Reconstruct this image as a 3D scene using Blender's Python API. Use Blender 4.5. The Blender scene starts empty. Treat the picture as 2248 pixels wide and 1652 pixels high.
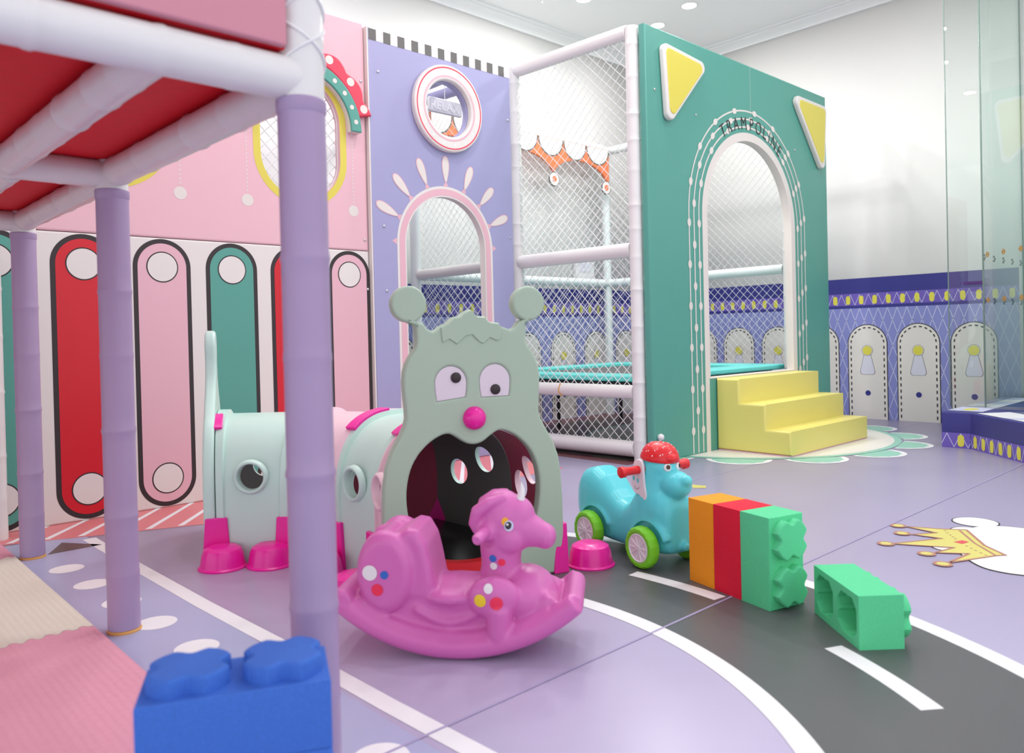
import bpy, bmesh, math, random
from math import pi, sin, cos, radians, sqrt, atan2, hypot
from mathutils import Vector, Matrix
from mathutils.geometry import tessellate_polygon
random.seed(7)
S = bpy.context.scene
C = S.collection
V = Vector

# ---------------------------------------------------------------- materials
def lin(c):
    c = c / 255.0
    return c / 12.92 if c <= 0.04045 else ((c + 0.055) / 1.055) ** 2.4
def mat(name, rgb, rough=0.45, spec=0.5, noise=None, bump=None, metal=0.0, coat=0.0, var=0.0, sss=0.0):
    """noise=(scale, amount) mottles the colour, bump=(kind, scale, strength) adds relief"""
    m = bpy.data.materials.new(name); m.use_nodes = True
    nt = m.node_tree; b = nt.nodes['Principled BSDF']
    col = (lin(rgb[0]), lin(rgb[1]), lin(rgb[2]), 1)
    b.inputs['Base Color'].default_value = col
    b.inputs['Roughness'].default_value = rough
    b.inputs['Specular IOR Level'].default_value = spec
    b.inputs['Metallic'].default_value = metal
    b.inputs['Coat Weight'].default_value = coat
    b.inputs['Coat Roughness'].default_value = 0.15
    tc = nt.nodes.new('ShaderNodeTexCoord')
    if noise:
        n = nt.nodes.new('ShaderNodeTexNoise'); n.inputs['Scale'].default_value = noise[0]
        n.inputs['Detail'].default_value = 4
        nt.links.new(tc.outputs['Object'], n.inputs['Vector'])
        mx = nt.nodes.new('ShaderNodeMix'); mx.data_type = 'RGBA'
        k = noise[1]
        mx.inputs['A'].default_value = tuple(min(1, v * (1 - k)) for v in col[:3]) + (1,)
        mx.inputs['B'].default_value = tuple(min(1, v * (1 + k)) for v in col[:3]) + (1,)
        nt.links.new(n.outputs['Fac'], mx.inputs['Factor'])
        nt.links.new(mx.outputs['Result'], b.inputs['Base Color'])
    if bump:
        kind, sc, st = bump
        bp = nt.nodes.new('ShaderNodeBump'); bp.inputs['Strength'].default_value = st
        bp.inputs['Distance'].default_value = 0.004
        if kind == 'noise':
            t = nt.nodes.new('ShaderNodeTexNoise'); t.inputs['Scale'].default_value = sc; o = t.outputs['Fac']
        elif kind == 'voronoi':
            t = nt.nodes.new('ShaderNodeTexVoronoi'); t.inputs['Scale'].default_value = sc; o = t.outputs['Distance']
        else:
            t = nt.nodes.new('ShaderNodeTexWave'); t.inputs['Scale'].default_value = sc; o = t.outputs['Fac']
            t.bands_direction = kind[-1].upper(); t.inputs['Distortion'].default_value = 0.4
        nt.links.new(tc.outputs['Object'], t.inputs['Vector'])
        nt.links.new(o, bp.inputs['Height']); nt.links.new(bp.outputs['Normal'], b.inputs['Normal'])
    return m

M = {}
def dm(key, *a, **k): M[key] = mat(key.replace('_', ' '), *a, **k)
dm('wall_white', (242, 241, 239), 0.6, 0.3, noise=(1.5, 0.012))
dm('ceiling_white', (243, 244, 244), 0.7, 0.2)
dm('floor_lilac', (184, 176, 205), 0.33, 0.4, noise=(2.2, 0.035))
dm('floor_blue', (172, 175, 208), 0.33, 0.4, noise=(2.2, 0.035))
dm('road_grey', (92, 93, 95), 0.36, 0.4, noise=(5, 0.06))
dm('print_white', (238, 238, 240), 0.4, 0.4)
dm('print_pink', (222, 128, 132), 0.4, 0.4)
dm('print_dark', (98, 84, 84), 0.4, 0.4)
dm('print_mint', (150, 206, 186), 0.4, 0.4)
dm('print_cream', (232, 228, 220), 0.4, 0.4)
dm('print_gold', (222, 214, 118), 0.4, 0.4)
dm('print_brown', (186, 132, 112), 0.4, 0.4)
dm('print_red', (226, 84, 88), 0.4, 0.4)
dm('seam', (170, 160, 196), 0.5, 0.3)
dm('vinyl_white', (229, 227, 225), 0.3, 0.5, bump=('noise', 9, 0.25))
dm('vinyl_purple', (168, 146, 181), 0.42, 0.45, bump=('noise', 9, 0.3))
dm('vinyl_pink', (230, 184, 194), 0.42, 0.45, bump=('noise', 3, 0.35))
dm('vinyl_rose', (208, 138, 154), 0.42, 0.45, bump=('noise', 3, 0.35))
dm('vinyl_cream', (226, 220, 216), 0.42, 0.45, bump=('noise', 3, 0.35))
dm('vinyl_teal', (86, 158, 144), 0.42, 0.45, noise=(1.6, 0.03), bump=('noise', 3, 0.4))
dm('vinyl_lilac', (161, 160, 199), 0.42, 0.45, bump=('noise', 3, 0.35))
dm('vinyl_yellow', (220, 206, 84), 0.42, 0.45, bump=('noise', 3, 0.3))
dm('step_yellow', (230, 218, 122), 0.38, 0.5, bump=('noise', 4, 0.4))
dm('vinyl_red', (206, 22, 40), 0.4, 0.45, bump=('noise', 4, 0.3))
dm('vinyl_coral', (222, 62, 88), 0.4, 0.45)
dm('vinyl_turquoise', (112, 224, 218), 0.36, 0.5)
dm('vinyl_orange', (236, 122, 78), 0.4, 0.45)
dm('vinyl_navy', (52, 50, 128), 0.38, 0.5, bump=('noise', 4, 0.25))
dm('deck_red', (228, 26, 42), 0.55, 0.3, noise=(30, 0.12))
dm('ink_black', (52, 44, 46), 0.45, 0.4)
dm('ink_grey', (100, 99, 96), 0.45, 0.4)
dm('bead_white', (226, 218, 212), 0.45, 0.4)
dm('dado_navy', (54, 54, 134), 0.4, 0.45, noise=(4, 0.05))
dm('dado_violet', (112, 92, 184), 0.4, 0.45)
dm('dado_blue', (136, 142, 204), 0.4, 0.45, noise=(3, 0.05))
dm('dado_line', (206, 208, 236), 0.4, 0.45)
dm('dado_cream', (228, 224, 218), 0.4, 0.45)
dm('dado_yellow', (224, 216, 84), 0.4, 0.45)
dm('dado_key', (218, 218, 232), 0.4, 0.45)
dm('net_white', (238, 238, 238), 0.6, 0.3)
dm('rail_ice', (226, 234, 234), 0.32, 0.5)
dm('plastic_mint', (198, 228, 218), 0.35, 0.45, bump=('noise', 60, 0.05))
dm('plastic_pale_pink', (236, 204, 214), 0.35, 0.45)
dm('plastic_face', (170, 192, 172), 0.4, 0.4, bump=('noise', 120, 0.05))
dm('plastic_magenta', (238, 30, 160), 0.28, 0.5)
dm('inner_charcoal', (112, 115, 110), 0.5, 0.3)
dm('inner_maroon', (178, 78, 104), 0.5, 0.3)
dm('plastic_black', (20, 20, 20), 0.25, 0.5)
dm('plastic_red', (222, 28, 36), 0.3, 0.5)
dm('eye_white', (222, 212, 222), 0.3, 0.5)
dm('horse_pink', (212, 108, 180), 0.36, 0.5, bump=('noise', 90, 0.06))
dm('sticker_white', (234, 232, 232), 0.35, 0.5)
dm('sticker_blue', (50, 104, 192), 0.35, 0.5)
dm('sticker_red', (238, 46, 84), 0.35, 0.5)
dm('sticker_yellow', (240, 210, 40), 0.35, 0.5)
dm('sticker_amber', (240, 172, 30), 0.35, 0.5)
dm('plastic_aqua', (92, 212, 220), 0.3, 0.45)
dm('tyre_green', (120, 206, 40), 0.45, 0.4)
dm('hub_white', (230, 222, 228), 0.35, 0.5)
dm('eye_brown', (70, 36, 20), 0.25, 0.5)
dm('foam_orange', (254, 158, 36), 0.7, 0.25, noise=(220, 0.06), bump=('wavez', 60, 0.35))
dm('foam_red', (226, 32, 60), 0.7, 0.25, noise=(220, 0.06), bump=('noise', 160, 0.3))
dm('foam_green', (96, 214, 154), 0.7, 0.25, noise=(180, 0.10), bump=('voronoi', 320, 0.18))
dm('foam_yellow', (222, 186, 60), 0.7, 0.25, noise=(220, 0.06))
dm('foam_blue', (66, 114, 206), 0.72, 0.25, noise=(260, 0.24), bump=('wavex', 90, 0.35))
dm('mat_beige', (220, 214, 200), 0.8, 0.2, noise=(60, 0.05), bump=('wavex', 14, 0.4))
dm('mat_pink', (224, 160, 180), 0.8, 0.2, noise=(60, 0.06), bump=('wavex', 14, 0.4))
dm('steel', (210, 210, 212), 0.25, 0.5, metal=1.0)
dm('dark_steel', (60, 58, 60), 0.45, 0.5)
dm('tramp_bed', (108, 108, 108), 0.7, 0.3, noise=(40, 0.1))
dm('wood_brown', (96, 76, 70), 0.5, 0.4, noise=(6, 0.15))
dm('tie_orange', (216, 160, 90), 0.5, 0.4)
dm('sign_white', (238, 238, 240), 0.5, 0.4)
dm('letter_white', (254, 254, 255), 0.5, 0.4)
dm('box_grey', (226, 226, 228), 0.5, 0.4)
dm('decal_gold', (176, 134, 66), 0.4, 0.5)
dm('grout_floor', (112, 74, 78), 0.4, 0.4, noise=(5, 0.1))

dm('floor_olive', (112, 106, 94), 0.4, 0.4)
def glass_mat():
    m = bpy.data.materials.new('glass pane'); m.use_nodes = True
    nt = m.node_tree; nt.nodes.clear()
    out = nt.nodes.new('ShaderNodeOutputMaterial')
    tr = nt.nodes.new('ShaderNodeBsdfTransparent'); tr.inputs['Color'].default_value = (0.90, 0.955, 0.935, 1)
    gl = nt.nodes.new('ShaderNodeBsdfGlossy'); gl.inputs['Roughness'].default_value = 0.0
    gl.inputs['Color'].default_value = (0.95, 1.0, 0.98, 1)
    fr = nt.nodes.new('ShaderNodeFresnel'); fr.inputs['IOR'].default_value = 1.5
    mx = nt.nodes.new('ShaderNodeMixShader')
    dbl = nt.nodes.new('ShaderNodeMath'); dbl.operation = 'MULTIPLY'; dbl.use_clamp = True; dbl.inputs[1].default_value = 1.8   # both faces of the pane
    nt.links.new(fr.outputs[0], dbl.inputs[0]); nt.links.new(dbl.outputs[0], mx.inputs[0]); nt.links.new(tr.outputs[0], mx.inputs[1]); nt.links.new(gl.outputs[0], mx.inputs[2])
    nt.links.new(mx.outputs[0], out.inputs[0])
    return m
M['glass'] = glass_mat()
dm('glass_edge', (140, 160, 150), 0.2, 0.5)
def emit_mat(name, col, st):
    m = bpy.data.materials.new(name); m.use_nodes = True
    b = m.node_tree.nodes['Principled BSDF']
    b.inputs['Base Color'].default_value = (1, 1, 1, 1)
    b.inputs['Emission Color'].default_value = col; b.inputs['Emission Strength'].default_value = st
    return m
M['lamp'] = emit_mat('lit diffuser', (1.0, 1.0, 0.98, 1), 22.0)

# ---------------------------------------------------------------- mesh builder
I4 = Matrix.Identity(4)
def frame(o, u, v):
    u = V(u).normalized(); v = V(v).normalized(); n = u.cross(v)
    return Matrix(((u.x, v.x, n.x, o[0]), (u.y, v.y, n.y, o[1]), (u.z, v.z, n.z, o[2]), (0, 0, 0, 1)))
def wall_y(y, x0=0.0): return frame((x0, y, 0), (1, 0, 0), (0, 0, 1))       # faces -Y, u = +X
def wall_x(x, y0=0.0): return frame((x, y0, 0), (0, -1, 0), (0, 0, 1))      # faces -X, u = -Y
FLOOR = frame((0, 0, 0), (1, 0, 0), (0, 1, 0))

class MB:
    def __init__(s): s.v = []; s.f = []; s.m = []; s.mats = []
    def mi(s, key):
        if key not in s.mats: s.mats.append(key)
        return s.mats.index(key)
    def add(s, verts, faces, key, M4=None):
        o = len(s.v); k = s.mi(key)
        for p in verts:
            p = V(p); s.v.append(M4 @ p if M4 else p)
        for f in faces: s.f.append([i + o for i in f]); s.m.append(k)
    def add_mesh(s, me, key, M4=None):
        s.add([v.co.copy() for v in me.vertices], [list(p.vertices) for p in me.polygons], key, M4)
    def box(s, a, b, key, M4=None):
        (x0, y0, z0), (x1, y1, z1) = a, b
        vs = [(x0,y0,z0),(x1,y0,z0),(x1,y1,z0),(x0,y1,z0),(x0,y0,z1),(x1,y0,z1),(x1,y1,z1),(x0,y1,z1)]
        s.add(vs, [(3,2,1,0),(4,5,6,7),(0,1,5,4),(1,2,6,5),(2,3,7,6),(3,0,4,7)], key, M4)
    def flat(s, loops, key, M4, h=0.0):
        """filled 2D polygon (first loop outer, others holes) lying h above the frame's plane"""
        loops = [[V((p[0], p[1], 0)) for p in l] for l in loops]
        flatv = [p for l in loops for p in l]
        tr = tessellate_polygon(loops)
        fs = []
        for t in tr:
            a, b, c = (flatv[i] for i in t)
            cr = (b.x-a.x)*(c.y-a.y) - (b.y-a.y)*(c.x-a.x)
            if abs(cr) < 1e-12: continue
            fs.append(list(t) if cr > 0 else [t[0], t[2], t[1]])
        s.add([(p.x, p.y, h) for p in flatv], fs, key, M4)
    def tube(s, pts, r, key, n=16, caps=True, M4=None):
        pts = [V(p) for p in pts]; rs = r if isinstance(r, (list, tuple)) else [r] * len(pts)
        vs = []; up = None
        for i, p in enumerate(pts):
            t = (pts[min(i+1, len(pts)-1)] - pts[max(i-1, 0)]).normalized()
            if up is None:
                up = V((0, 0, 1)) if abs(t.z) < 0.9 else V((1, 0, 0))
            a = t.cross(up).normalized(); b = a.cross(t).normalized(); up = b
            for k in range(n):
                q = 2*pi*k/n
                vs.append(p + (a*cos(q) + b*sin(q)) * rs[i])
        fs = []
        for i in range(len(pts)-1):
            for k in range(n):
                k2 = (k+1) % n
                fs.append((i*n+k, (i+1)*n+k, (i+1)*n+k2, i*n+k2))
        if caps:
            fs.append(tuple(range(n))); fs.append(tuple(reversed([(len(pts)-1)*n+k for k in range(n)])))
        s.add(vs, fs, key, M4)
    def lathe(s, prof, key, M4=None, n=32, sx=1, sy=1):
        """profile of (r, z) from bottom to top about the frame's z"""
        vs = []; fs = []; rows = []
        for r, z in prof:
            if r < 1e-6: rows.append([len(vs)]); vs.append((0, 0, z))
            else:
                rows.append(list(range(len(vs), len(vs)+n)))
                vs += [(r*cos(2*pi*k/n)*sx, r*sin(2*pi*k/n)*sy, z) for k in range(n)]
        for a, b in zip(rows, rows[1:]):
            for k in range(n):
                k2 = (k+1) % n
                if len(a) == 1 and len(b) == 1: continue
                if len(a) == 1: fs.append((a[0], b[k2], b[k]))
                elif len(b) == 1: fs.append((a[k], a[k2], b[0]))
                else: fs.append((a[k], a[k2], b[k2], b[k]))
        s.add(vs, fs, key, M4)
    def ball(s, c, r, key, M4=None, n=20, m=12, sc=(1, 1, 1), rot=None):
        prof = [(r*sin(pi*i/m), -r*cos(pi*i/m)) for i in range(m+1)]
        prof[0] = (0, -r); prof[-1] = (0, r)
        T = Matrix.Translation(V(c)) @ (rot.to_4x4() if rot else I4) @ Matrix.Diagonal((*sc, 1))
        s.lathe(prof, key, (M4 @ T) if M4 else T, n)
    def mesh(s, name, sharp=35):
        me = bpy.data.meshes.new(name)
        me.from_pydata([tuple(v) for v in s.v], [], s.f)
        for k in s.mats: me.materials.append(M[k])
        me.polygons.foreach_set('material_index', s.m)
        me.polygons.foreach_set('use_smooth', [True] * len(s.f))
        me.update()
        if sharp: me.set_sharp_from_angle(angle=radians(sharp))
        return me
    def build(s, name, parent=None, loc=None, bevel=None, sharp=35, fix=False):
        me = s.mesh(name, sharp)
        if fix:
            bm = bmesh.new(); bm.from_mesh(me); bmesh.ops.recalc_face_normals(bm, faces=bm.faces); bm.to_mesh(me); bm.free()
        o = bpy.data.objects.new(name, me); C.objects.link(o)
        if parent:
            o.parent = parent
            o.matrix_parent_inverse = world_of(parent).inverted()
        if bevel:
            b = o.modifiers.new('bevel', 'BEVEL'); b.width = bevel[0]; b.segments = bevel[1]
            b.limit_method = 'ANGLE'; b.angle_limit = radians(bevel[2] if len(bevel) > 2 else 40); b.harden_normals = True
        return o
def world_of(o):
    m = o.matrix_basis.copy()
    if o.parent: m = world_of(o.parent) @ o.matrix_parent_inverse @ m
    return m
def tag(o, label, cat, group=None):
    o['label'] = label; o['category'] = cat
    if group: o['group'] = group
    return o
def thing(name, loc, label, cat, group=None, rz=0.0):
    o = bpy.data.objects.new(name, None); C.objects.link(o)
    o.empty_display_size = 0.1; o.location = loc; o.rotation_euler = (0, 0, rz)
    return tag(o, label, cat, group)
def struct(o): o['kind'] = 'structure'; return o
def from_object(o):
    dg = bpy.context.evaluated_depsgraph_get(); dg.update()
    me = bpy.data.meshes.new_from_object(o.evaluated_get(dg))
    return me
def drop(o):
    d = o.data; bpy.data.objects.remove(o)
    if isinstance(d, bpy.types.Curve): bpy.data.curves.remove(d)
    elif isinstance(d, bpy.types.Mesh) and d.users == 0: bpy.data.meshes.remove(d)
def slab(loops, depth, bevel=0.0, res=3):
    """prism of a 2D outline with holes, from z=-depth to z=0, edges rounded"""
    cu = bpy.data.curves.new('tmp', 'CURVE'); cu.dimensions = '2D'; cu.fill_mode = 'BOTH'
    for l in loops:
        sp = cu.splines.new('POLY'); sp.points.add(len(l)-1)
        for p, q in zip(sp.points, l): p.co = (q[0], q[1], 0, 1)
        sp.use_cyclic_u = True
    cu.extrude = depth/2 - bevel; cu.bevel_depth = bevel; cu.bevel_resolution = res; cu.offset = -bevel
    o = bpy.data.objects.new('tmp', cu); C.objects.link(o)
    me = from_object(o); drop(o)
    for v in me.vertices: v.co.z -= depth/2
    return me
def letters(txt, size, bold=0.0, sx=1.0):
    cu = bpy.data.curves.new('tmp', 'FONT'); cu.body = txt; cu.size = size; cu.align_x = 'CENTER'; cu.offset = bold
    o = bpy.data.objects.new('tmp', cu); C.objects.link(o)
    me = from_object(o); drop(o)
    for v in me.vertices: v.co.x *= sx
    return me
def circ(cx, cy, r, n=40, a0=0.0, a1=2*pi, ry=None):
    full = abs(a1-a0-2*pi) < 1e-6
    k = n if full else n+1
    return [(cx + r*cos(a0+(a1-a0)*i/n), cy + (ry or r)*sin(a0+(a1-a0)*i/n)) for i in range(k)]
def capsule(cx, z0, z1, r, n=24):
    """stadium with straight sides between heights z0 and z1"""
    return circ(cx, z1, r, n, 0, pi) + circ(cx, z0, r, n, pi, 2*pi)
def arch(cx, zb, zc, r, n=40):
    return [(cx+r, zb)] + circ(cx, zc, r, n, 0, pi) + [(cx-r, zb)]
def rect(x0, y0, x1, y1): return [(x0, y0), (x1, y0), (x1, y1), (x0, y1)]
def band(path, w):
    """closed outline of a line of width w along a 2D path"""
    L = []; R = []
    for i, p in enumerate(path):
        a = V(path[max(i-1, 0)]); b = V(path[min(i+1, len(path)-1)])
        d = (b-a).normalized(); n = V((-d.y, d.x)) * (w/2)
        L.append((p[0]+n.x, p[1]+n.y)); R.append((p[0]-n.x, p[1]-n.y))
    return L + R[::-1]
def ring_band(mb, cx, cy, r0, r1, a0, a1, key, M4, h, n=64):
    if abs(a1-a0-2*pi) < 1e-6: a1 -= 1e-5
    out = circ(cx, cy, r1, n, a0, a1); inn = circ(cx, cy, r0, n, a0, a1)
    k = len(out)
    vs = [(x, y, h) for x, y in out] + [(x, y, h) for x, y in inn]
    mb.add(vs, [(k+i, i, i+1, k+i+1) for i in range(k-1)], key, M4)
def net(mb, M4, u0, u1, v0, v1, p, r=0.0036, key='net_white'):
    """diamond netting: crossing cords clipped to a rectangle"""
    for sgn in (1, -1):
        c = (u0 - v1 if sgn > 0 else u0 + v0); cmax = (u1 - v0 if sgn > 0 else u1 + v1)
        c = math.floor(c / p) * p
        while c < cmax:
            # line u = c + sgn*v
            va, vb = ((u0-c), (u1-c)) if sgn > 0 else ((c-u1), (c-u0))
            a, b = max(v0, va), min(v1, vb)
            if b - a > 1e-3:
                P, Q = (c+sgn*a, a, sgn*r*0.6), (c+sgn*b, b, sgn*r*0.6)
                mb.tube([P, Q], r, key, 4, False, M4)
            c += p
def padded_pole(mb, a, b, r, key, step=0.0, cap=False):
    """foam-sleeved tube, with slight ridges where the wrap overlaps"""
    a = V(a); b = V(b); L = (b-a).length; d = (b-a)/L
    ts = [0.0]; rs = [r]
    if step:
        k = step*0.7; j = 0
        while k < L - 0.05:
            g = 0.0016 + 0.0009*((j*7) % 3)
            for dk, dr in ((-0.05, 0), (-0.014, 0.0003), (-0.006, g), (0.004, g*0.7), (0.012, 0), (0.05, 0)):
                ts.append(k+dk); rs.append(r+dr)
            k += step*(0.75 + 0.5*((j*5 % 7)/7)); j += 1
    ts.append(L); rs.append(r)
    mb.tube([a + d*t for t in ts], rs, key, 24, True)
def fused(mb, name, voxel=0.006, smooth=6, key=None):
    """melt overlapping shapes into one blow-moulded skin"""
    me = mb.mesh(name, None)
    o = bpy.data.objects.new('tmp', me); C.objects.link(o)
    r = o.modifiers.new('r', 'REMESH'); r.mode = 'VOXEL'; r.voxel_size = voxel
    s = o.modifiers.new('s', 'SMOOTH'); s.iterations = smooth; s.factor = 0.5
    out = from_object(o); drop(o)
    out.polygons.foreach_set('use_smooth', [True]*len(out.polygons))
    out.materials.clear(); out.materials.append(M[key or mb.mats[0]])
    out.name = name
    return out
def link_mesh(me, name, parent=None, M4=None):
    o = bpy.data.objects.new(name, me); C.objects.link(o)
    if M4 is not None: me.transform(M4)
    if parent:
        o.parent = parent; o.matrix_parent_inverse = world_of(parent).inverted()
    return o
def rivet(parent, M4, u, v, name='rivet', r=0.011, key='steel'):
    mb = MB(); mb.lathe([(r, 0), (r*0.85, r*0.45), (r*0.45, r*0.7), (0, r*0.75)], key, M4 @ Matrix.Translation((u, v, 0.001)), 12)
    return mb.build(name, parent)
# ================================================================ SETTING
CEIL = 4.5; XR = 8.6; YB = 6.35
# ---- floor, with its printed road, zones, crown and scallops (all part of one sheet)
mb = MB()
mb.box((-4.5, -4.5, -0.12), (9.2, 6.6, 0.0), 'floor_lilac')
E1 = 0.0006
mb.flat([rect(-4.5, -4.5, 1.135, 4.6)], 'floor_blue', FLOOR, E1)
# dark underlay print below the trampoline
mb.flat([rect(4.62, 3.72, 7.6, 6.3)], 'grout_floor', FLOOR, E1)
for i in range(5):
    for j in range(4):
        if (i + j) % 2 == 0:
            mb.flat([rect(4.75+i*0.55, 3.85+j*0.6, 5.05+i*0.55, 4.2+j*0.6)], 'floor_olive', FLOOR, 2*E1)
# pink strip with white slanting bars along the padded wall
strip = [(-1.2, 5.35), (0.963, 4.573), (1.72, 4.285), (2.9, 3.85), (4.6, 3.75), (4.6, 4.97), (-1.2, 4.97)]
strip = [(-1.2, 4.97), (0.10, 4.90), (0.963, 4.573), (1.72, 4.285), (2.60, 3.98), (4.22, 4.0), (4.35, 4.97)]
mb.flat([strip], 'print_pink', FLOOR, 1.5*E1)
for k in range(26):
    x = 0.2 + 0.15*k
    top = 4.94
    lo = max(3.98, 4.573 - (x - 0.963)*0.382 + 0.03)
    if lo < top - 0.05:
        sh = 0.85*(top-lo)
        mb.flat([[(x, lo), (x+0.032, lo-0.012), (x+0.032+sh, top), (x+sh, top)]], 'print_white', FLOOR, 2*E1)
# white line dividing the two purples
mb.flat([band([(1.132, 4.45), (1.135, 3.9), (1.15, 3.0), (1.175, 2.3), (1.183, 1.8), (1.20, 1.3), (1.26, 0.6), (1.36, 0.0)], 0.062)], 'print_white', FLOOR, 2*E1)
for k in range(9):
    mb.flat([circ(0.905 + 0.016*k, 3.93 - 0.335*k, 0.07)], 'print_white', FLOOR, 2*E1)
mb.flat([[(0.903, 4.265), (1.145, 4.267), (1.011, 4.47)]], 'print_dark', FLOOR, 2*E1)
# the road: a grey curve edged in white
RC = (0.60, 1.93); A0, A1 = radians(-75), radians(36)
ring_band(mb, *RC, 1.52, 2.39, A0, A1, 'road_grey', FLOOR, 1.3*E1)
ring_band(mb, *RC, 1.52, 1.588, A0, A1, 'print_white', FLOOR, 2*E1)
ring_band(mb, *RC, 2.322, 2.39, A0, A1, 'print_white', FLOOR, 2*E1)
for a, b in ((-37.0, -24.6), (-9.3, 3.2), (16.5, 29), (-64.7, -52.3)):
    ring_band(mb, *RC, 1.925, 1.99, radians(a), radians(b), 'print_white', FLOOR, 2*E1, 16)
# seams of the floor sheets
mb.flat([rect(-1.0, 1.588, 9, 1.597)], 'seam', FLOOR, 3*E1)
mb.flat([rect(3.9, 3.0, 8.6, 3.006)], 'seam', FLOOR, E1)
# scalloped half-disc under the steps
SC = (6.57, 3.98)
for k in range(8):
    a = radians(-171.2 + 23.2*k)
    cx, cy = SC[0] + 1.415*cos(a), SC[1] + 1.415*sin(a)
    def petal(r, zig):
        pts = []
        for i in range(49):
            q = a - pi/2*1.02 + pi*1.02*i/48
            rr = r*(1 + (0.07*abs(sin(i*pi/7)) - 0.05 if zig else 0))
            pts.append((cx + rr*cos(q)*1.0, cy + rr*sin(q)))
        return pts
    mb.flat([petal(0.245, False)], 'print_white', FLOOR, E1*(2 + 0.1*k))
    mb.flat([petal(0.205, True)], 'print_mint', FLOOR, 3*E1)
mb.flat([circ(*SC, 1.405, 72)], 'print_mint', FLOOR, 4*E1)
mb.flat([circ(*SC, 1.35, 72)], 'print_cream', FLOOR, 5*E1)
# crown worn by a plain white cloud-like shape
def outline(mbb, loop, key, w, h):
    for p, q in zip(loop, list(loop[1:]) + [loop[0]]):
        mbb.flat([band([p, q], w)], key, FLOOR, h)
        mbb.flat([circ(p[0], p[1], w/2, 10)], key, FLOOR, h*1.02)
mb.flat([[(1.0+3.205, 2.86), (4.297, 2.938), (4.32, 2.84), (4.26, 2.80)]], 'print_gold', FLOOR, 2*E1)
for c, r in (((4.38, 1.304), 0.1), ((4.17, 1.27), 0.075), ((3.79, 1.25), 0.05)):
    mb.flat([circ(*c, r+0.007)], 'ink_black', FLOOR, 2*E1); mb.flat([circ(*c, r)], 'print_white', FLOOR, 3*E1)
HD = [(4.20, 1.30), (4.30, 1.27), (4.376, 1.202), (4.40, 1.12), (4.40, 1.0), (4.36, 0.85), (4.25, 0.70), (4.08, 0.60), (3.88, 0.60), (3.70, 0.68), (3.60, 0.80), (3.55, 0.92), (3.55, 1.00), (3.58, 1.06), (3.66, 1.13), (3.78, 1.21), (3.95, 1.29), (4.08, 1.31)]
hc = (3.98, 0.95)
for _ in range(2): HD = [q for i, p in enumerate(HD) for q in ((p[0]*.75+HD[(i+1) % len(HD)][0]*.25, p[1]*.75+HD[(i+1) % len(HD)][1]*.25), (p[0]*.25+HD[(i+1) % len(HD)][0]*.75, p[1]*.25+HD[(i+1) % len(HD)][1]*.75))]
mb.flat([HD[::-1]], 'ink_black', FLOOR, 2.2*E1); mb.flat([[(hc[0]+(x-hc[0])*0.978, hc[1]+(y-hc[1])*0.978) for x, y in HD[::-1]]], 'print_white', FLOOR, 4*E1)
CR = [(4.176, 1.283), (4.12, 1.373), (4.058, 1.517), (4.027, 1.366), (3.923, 1.44), (3.936, 1.313), (3.696, 1.445), (3.808, 1.221), (3.672, 1.253), (3.748, 1.143), (3.552, 1.16), (3.794, 1.05), (3.825, 1.024), (3.932, 1.135)]
for L in ([(4.176, 1.283), (4.12, 1.373), (4.027, 1.366), (3.936, 1.313), (3.808, 1.221), (3.748, 1.143), (3.794, 1.05), (3.825, 1.024), (3.932, 1.135)],
          [(4.12, 1.373), (4.058, 1.517), (4.027, 1.366)], [(4.027, 1.366), (3.923, 1.44), (3.936, 1.313)], [(3.936, 1.313), (3.696, 1.445), (3.808, 1.221)],
          [(3.808, 1.221), (3.672, 1.253), (3.748, 1.143)], [(3.748, 1.143), (3.552, 1.16), (3.794, 1.05)]):
    mb.flat([L], 'print_gold', FLOOR, 5*E1)
outline(mb, CR, 'print_brown', 0.013, 6*E1)
for c in ((4.047, 1.551), (3.911, 1.481), (3.677, 1.465), (3.629, 1.274), (3.514, 1.171)):
    mb.flat([circ(*c, 0.038)], 'print_brown', FLOOR, 7*E1); mb.flat([circ(*c, 0.024)], 'print_gold', FLOOR, 8*E1)
mb.flat([band([(4.147, 1.305), (3.944, 1.178), (3.792, 1.052)], 0.011)], 'print_brown', FLOOR, 6*E1)
mb.flat([[(3.904, 1.255), (3.962, 1.235), (3.951, 1.203), (3.894, 1.214)]], 'print_red', FLOOR, 6*E1)
for c in ((4.096, 1.352), (4.06, 1.33), (4.027, 1.307), (3.998, 1.286), (3.969, 1.266), (3.872, 1.189), (3.845, 1.163), (3.819, 1.138), (3.795, 1.11), (3.77, 1.084)):
    mb.flat([circ(*c, 0.006, 10)], 'print_brown', FLOOR, 6*E1)
struct(mb.build('floor', sharp=None))

# ---- ceiling, cornice
mb = MB(); mb.box((-4.5, -4.5, CEIL), (XR+0.3, YB+0.3, CEIL+0.1), 'ceiling_white'); struct(mb.build('ceiling'))
prof = [(0, 0), (0.17, 0), (0.17, -0.018), (0.12, -0.018), (0.12, -0.032), (0.06, -0.05), (0.03, -0.085), (0.03, -0.10), (0, -0.10)]
mb = MB()
me_v = [(XR - u, y, CEIL + v) for y in (-4.5, YB) for u, v in prof]; k = len(prof)
mb.add(me_v, [(i, (i+1) % k, k+(i+1) % k, k+i) for i in range(k)], 'ceiling_white'); struct(mb.build('trim_1', fix=True))
mb = MB()
me_v = [(x, YB - u, CEIL + v) for x in (-4.5, XR) for u, v in prof]
mb.add(me_v, [(i, (i+1) % k, k+(i+1) % k, k+i) for i in range(k)], 'ceiling_white'); struct(mb.build('trim_2', fix=True))

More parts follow.
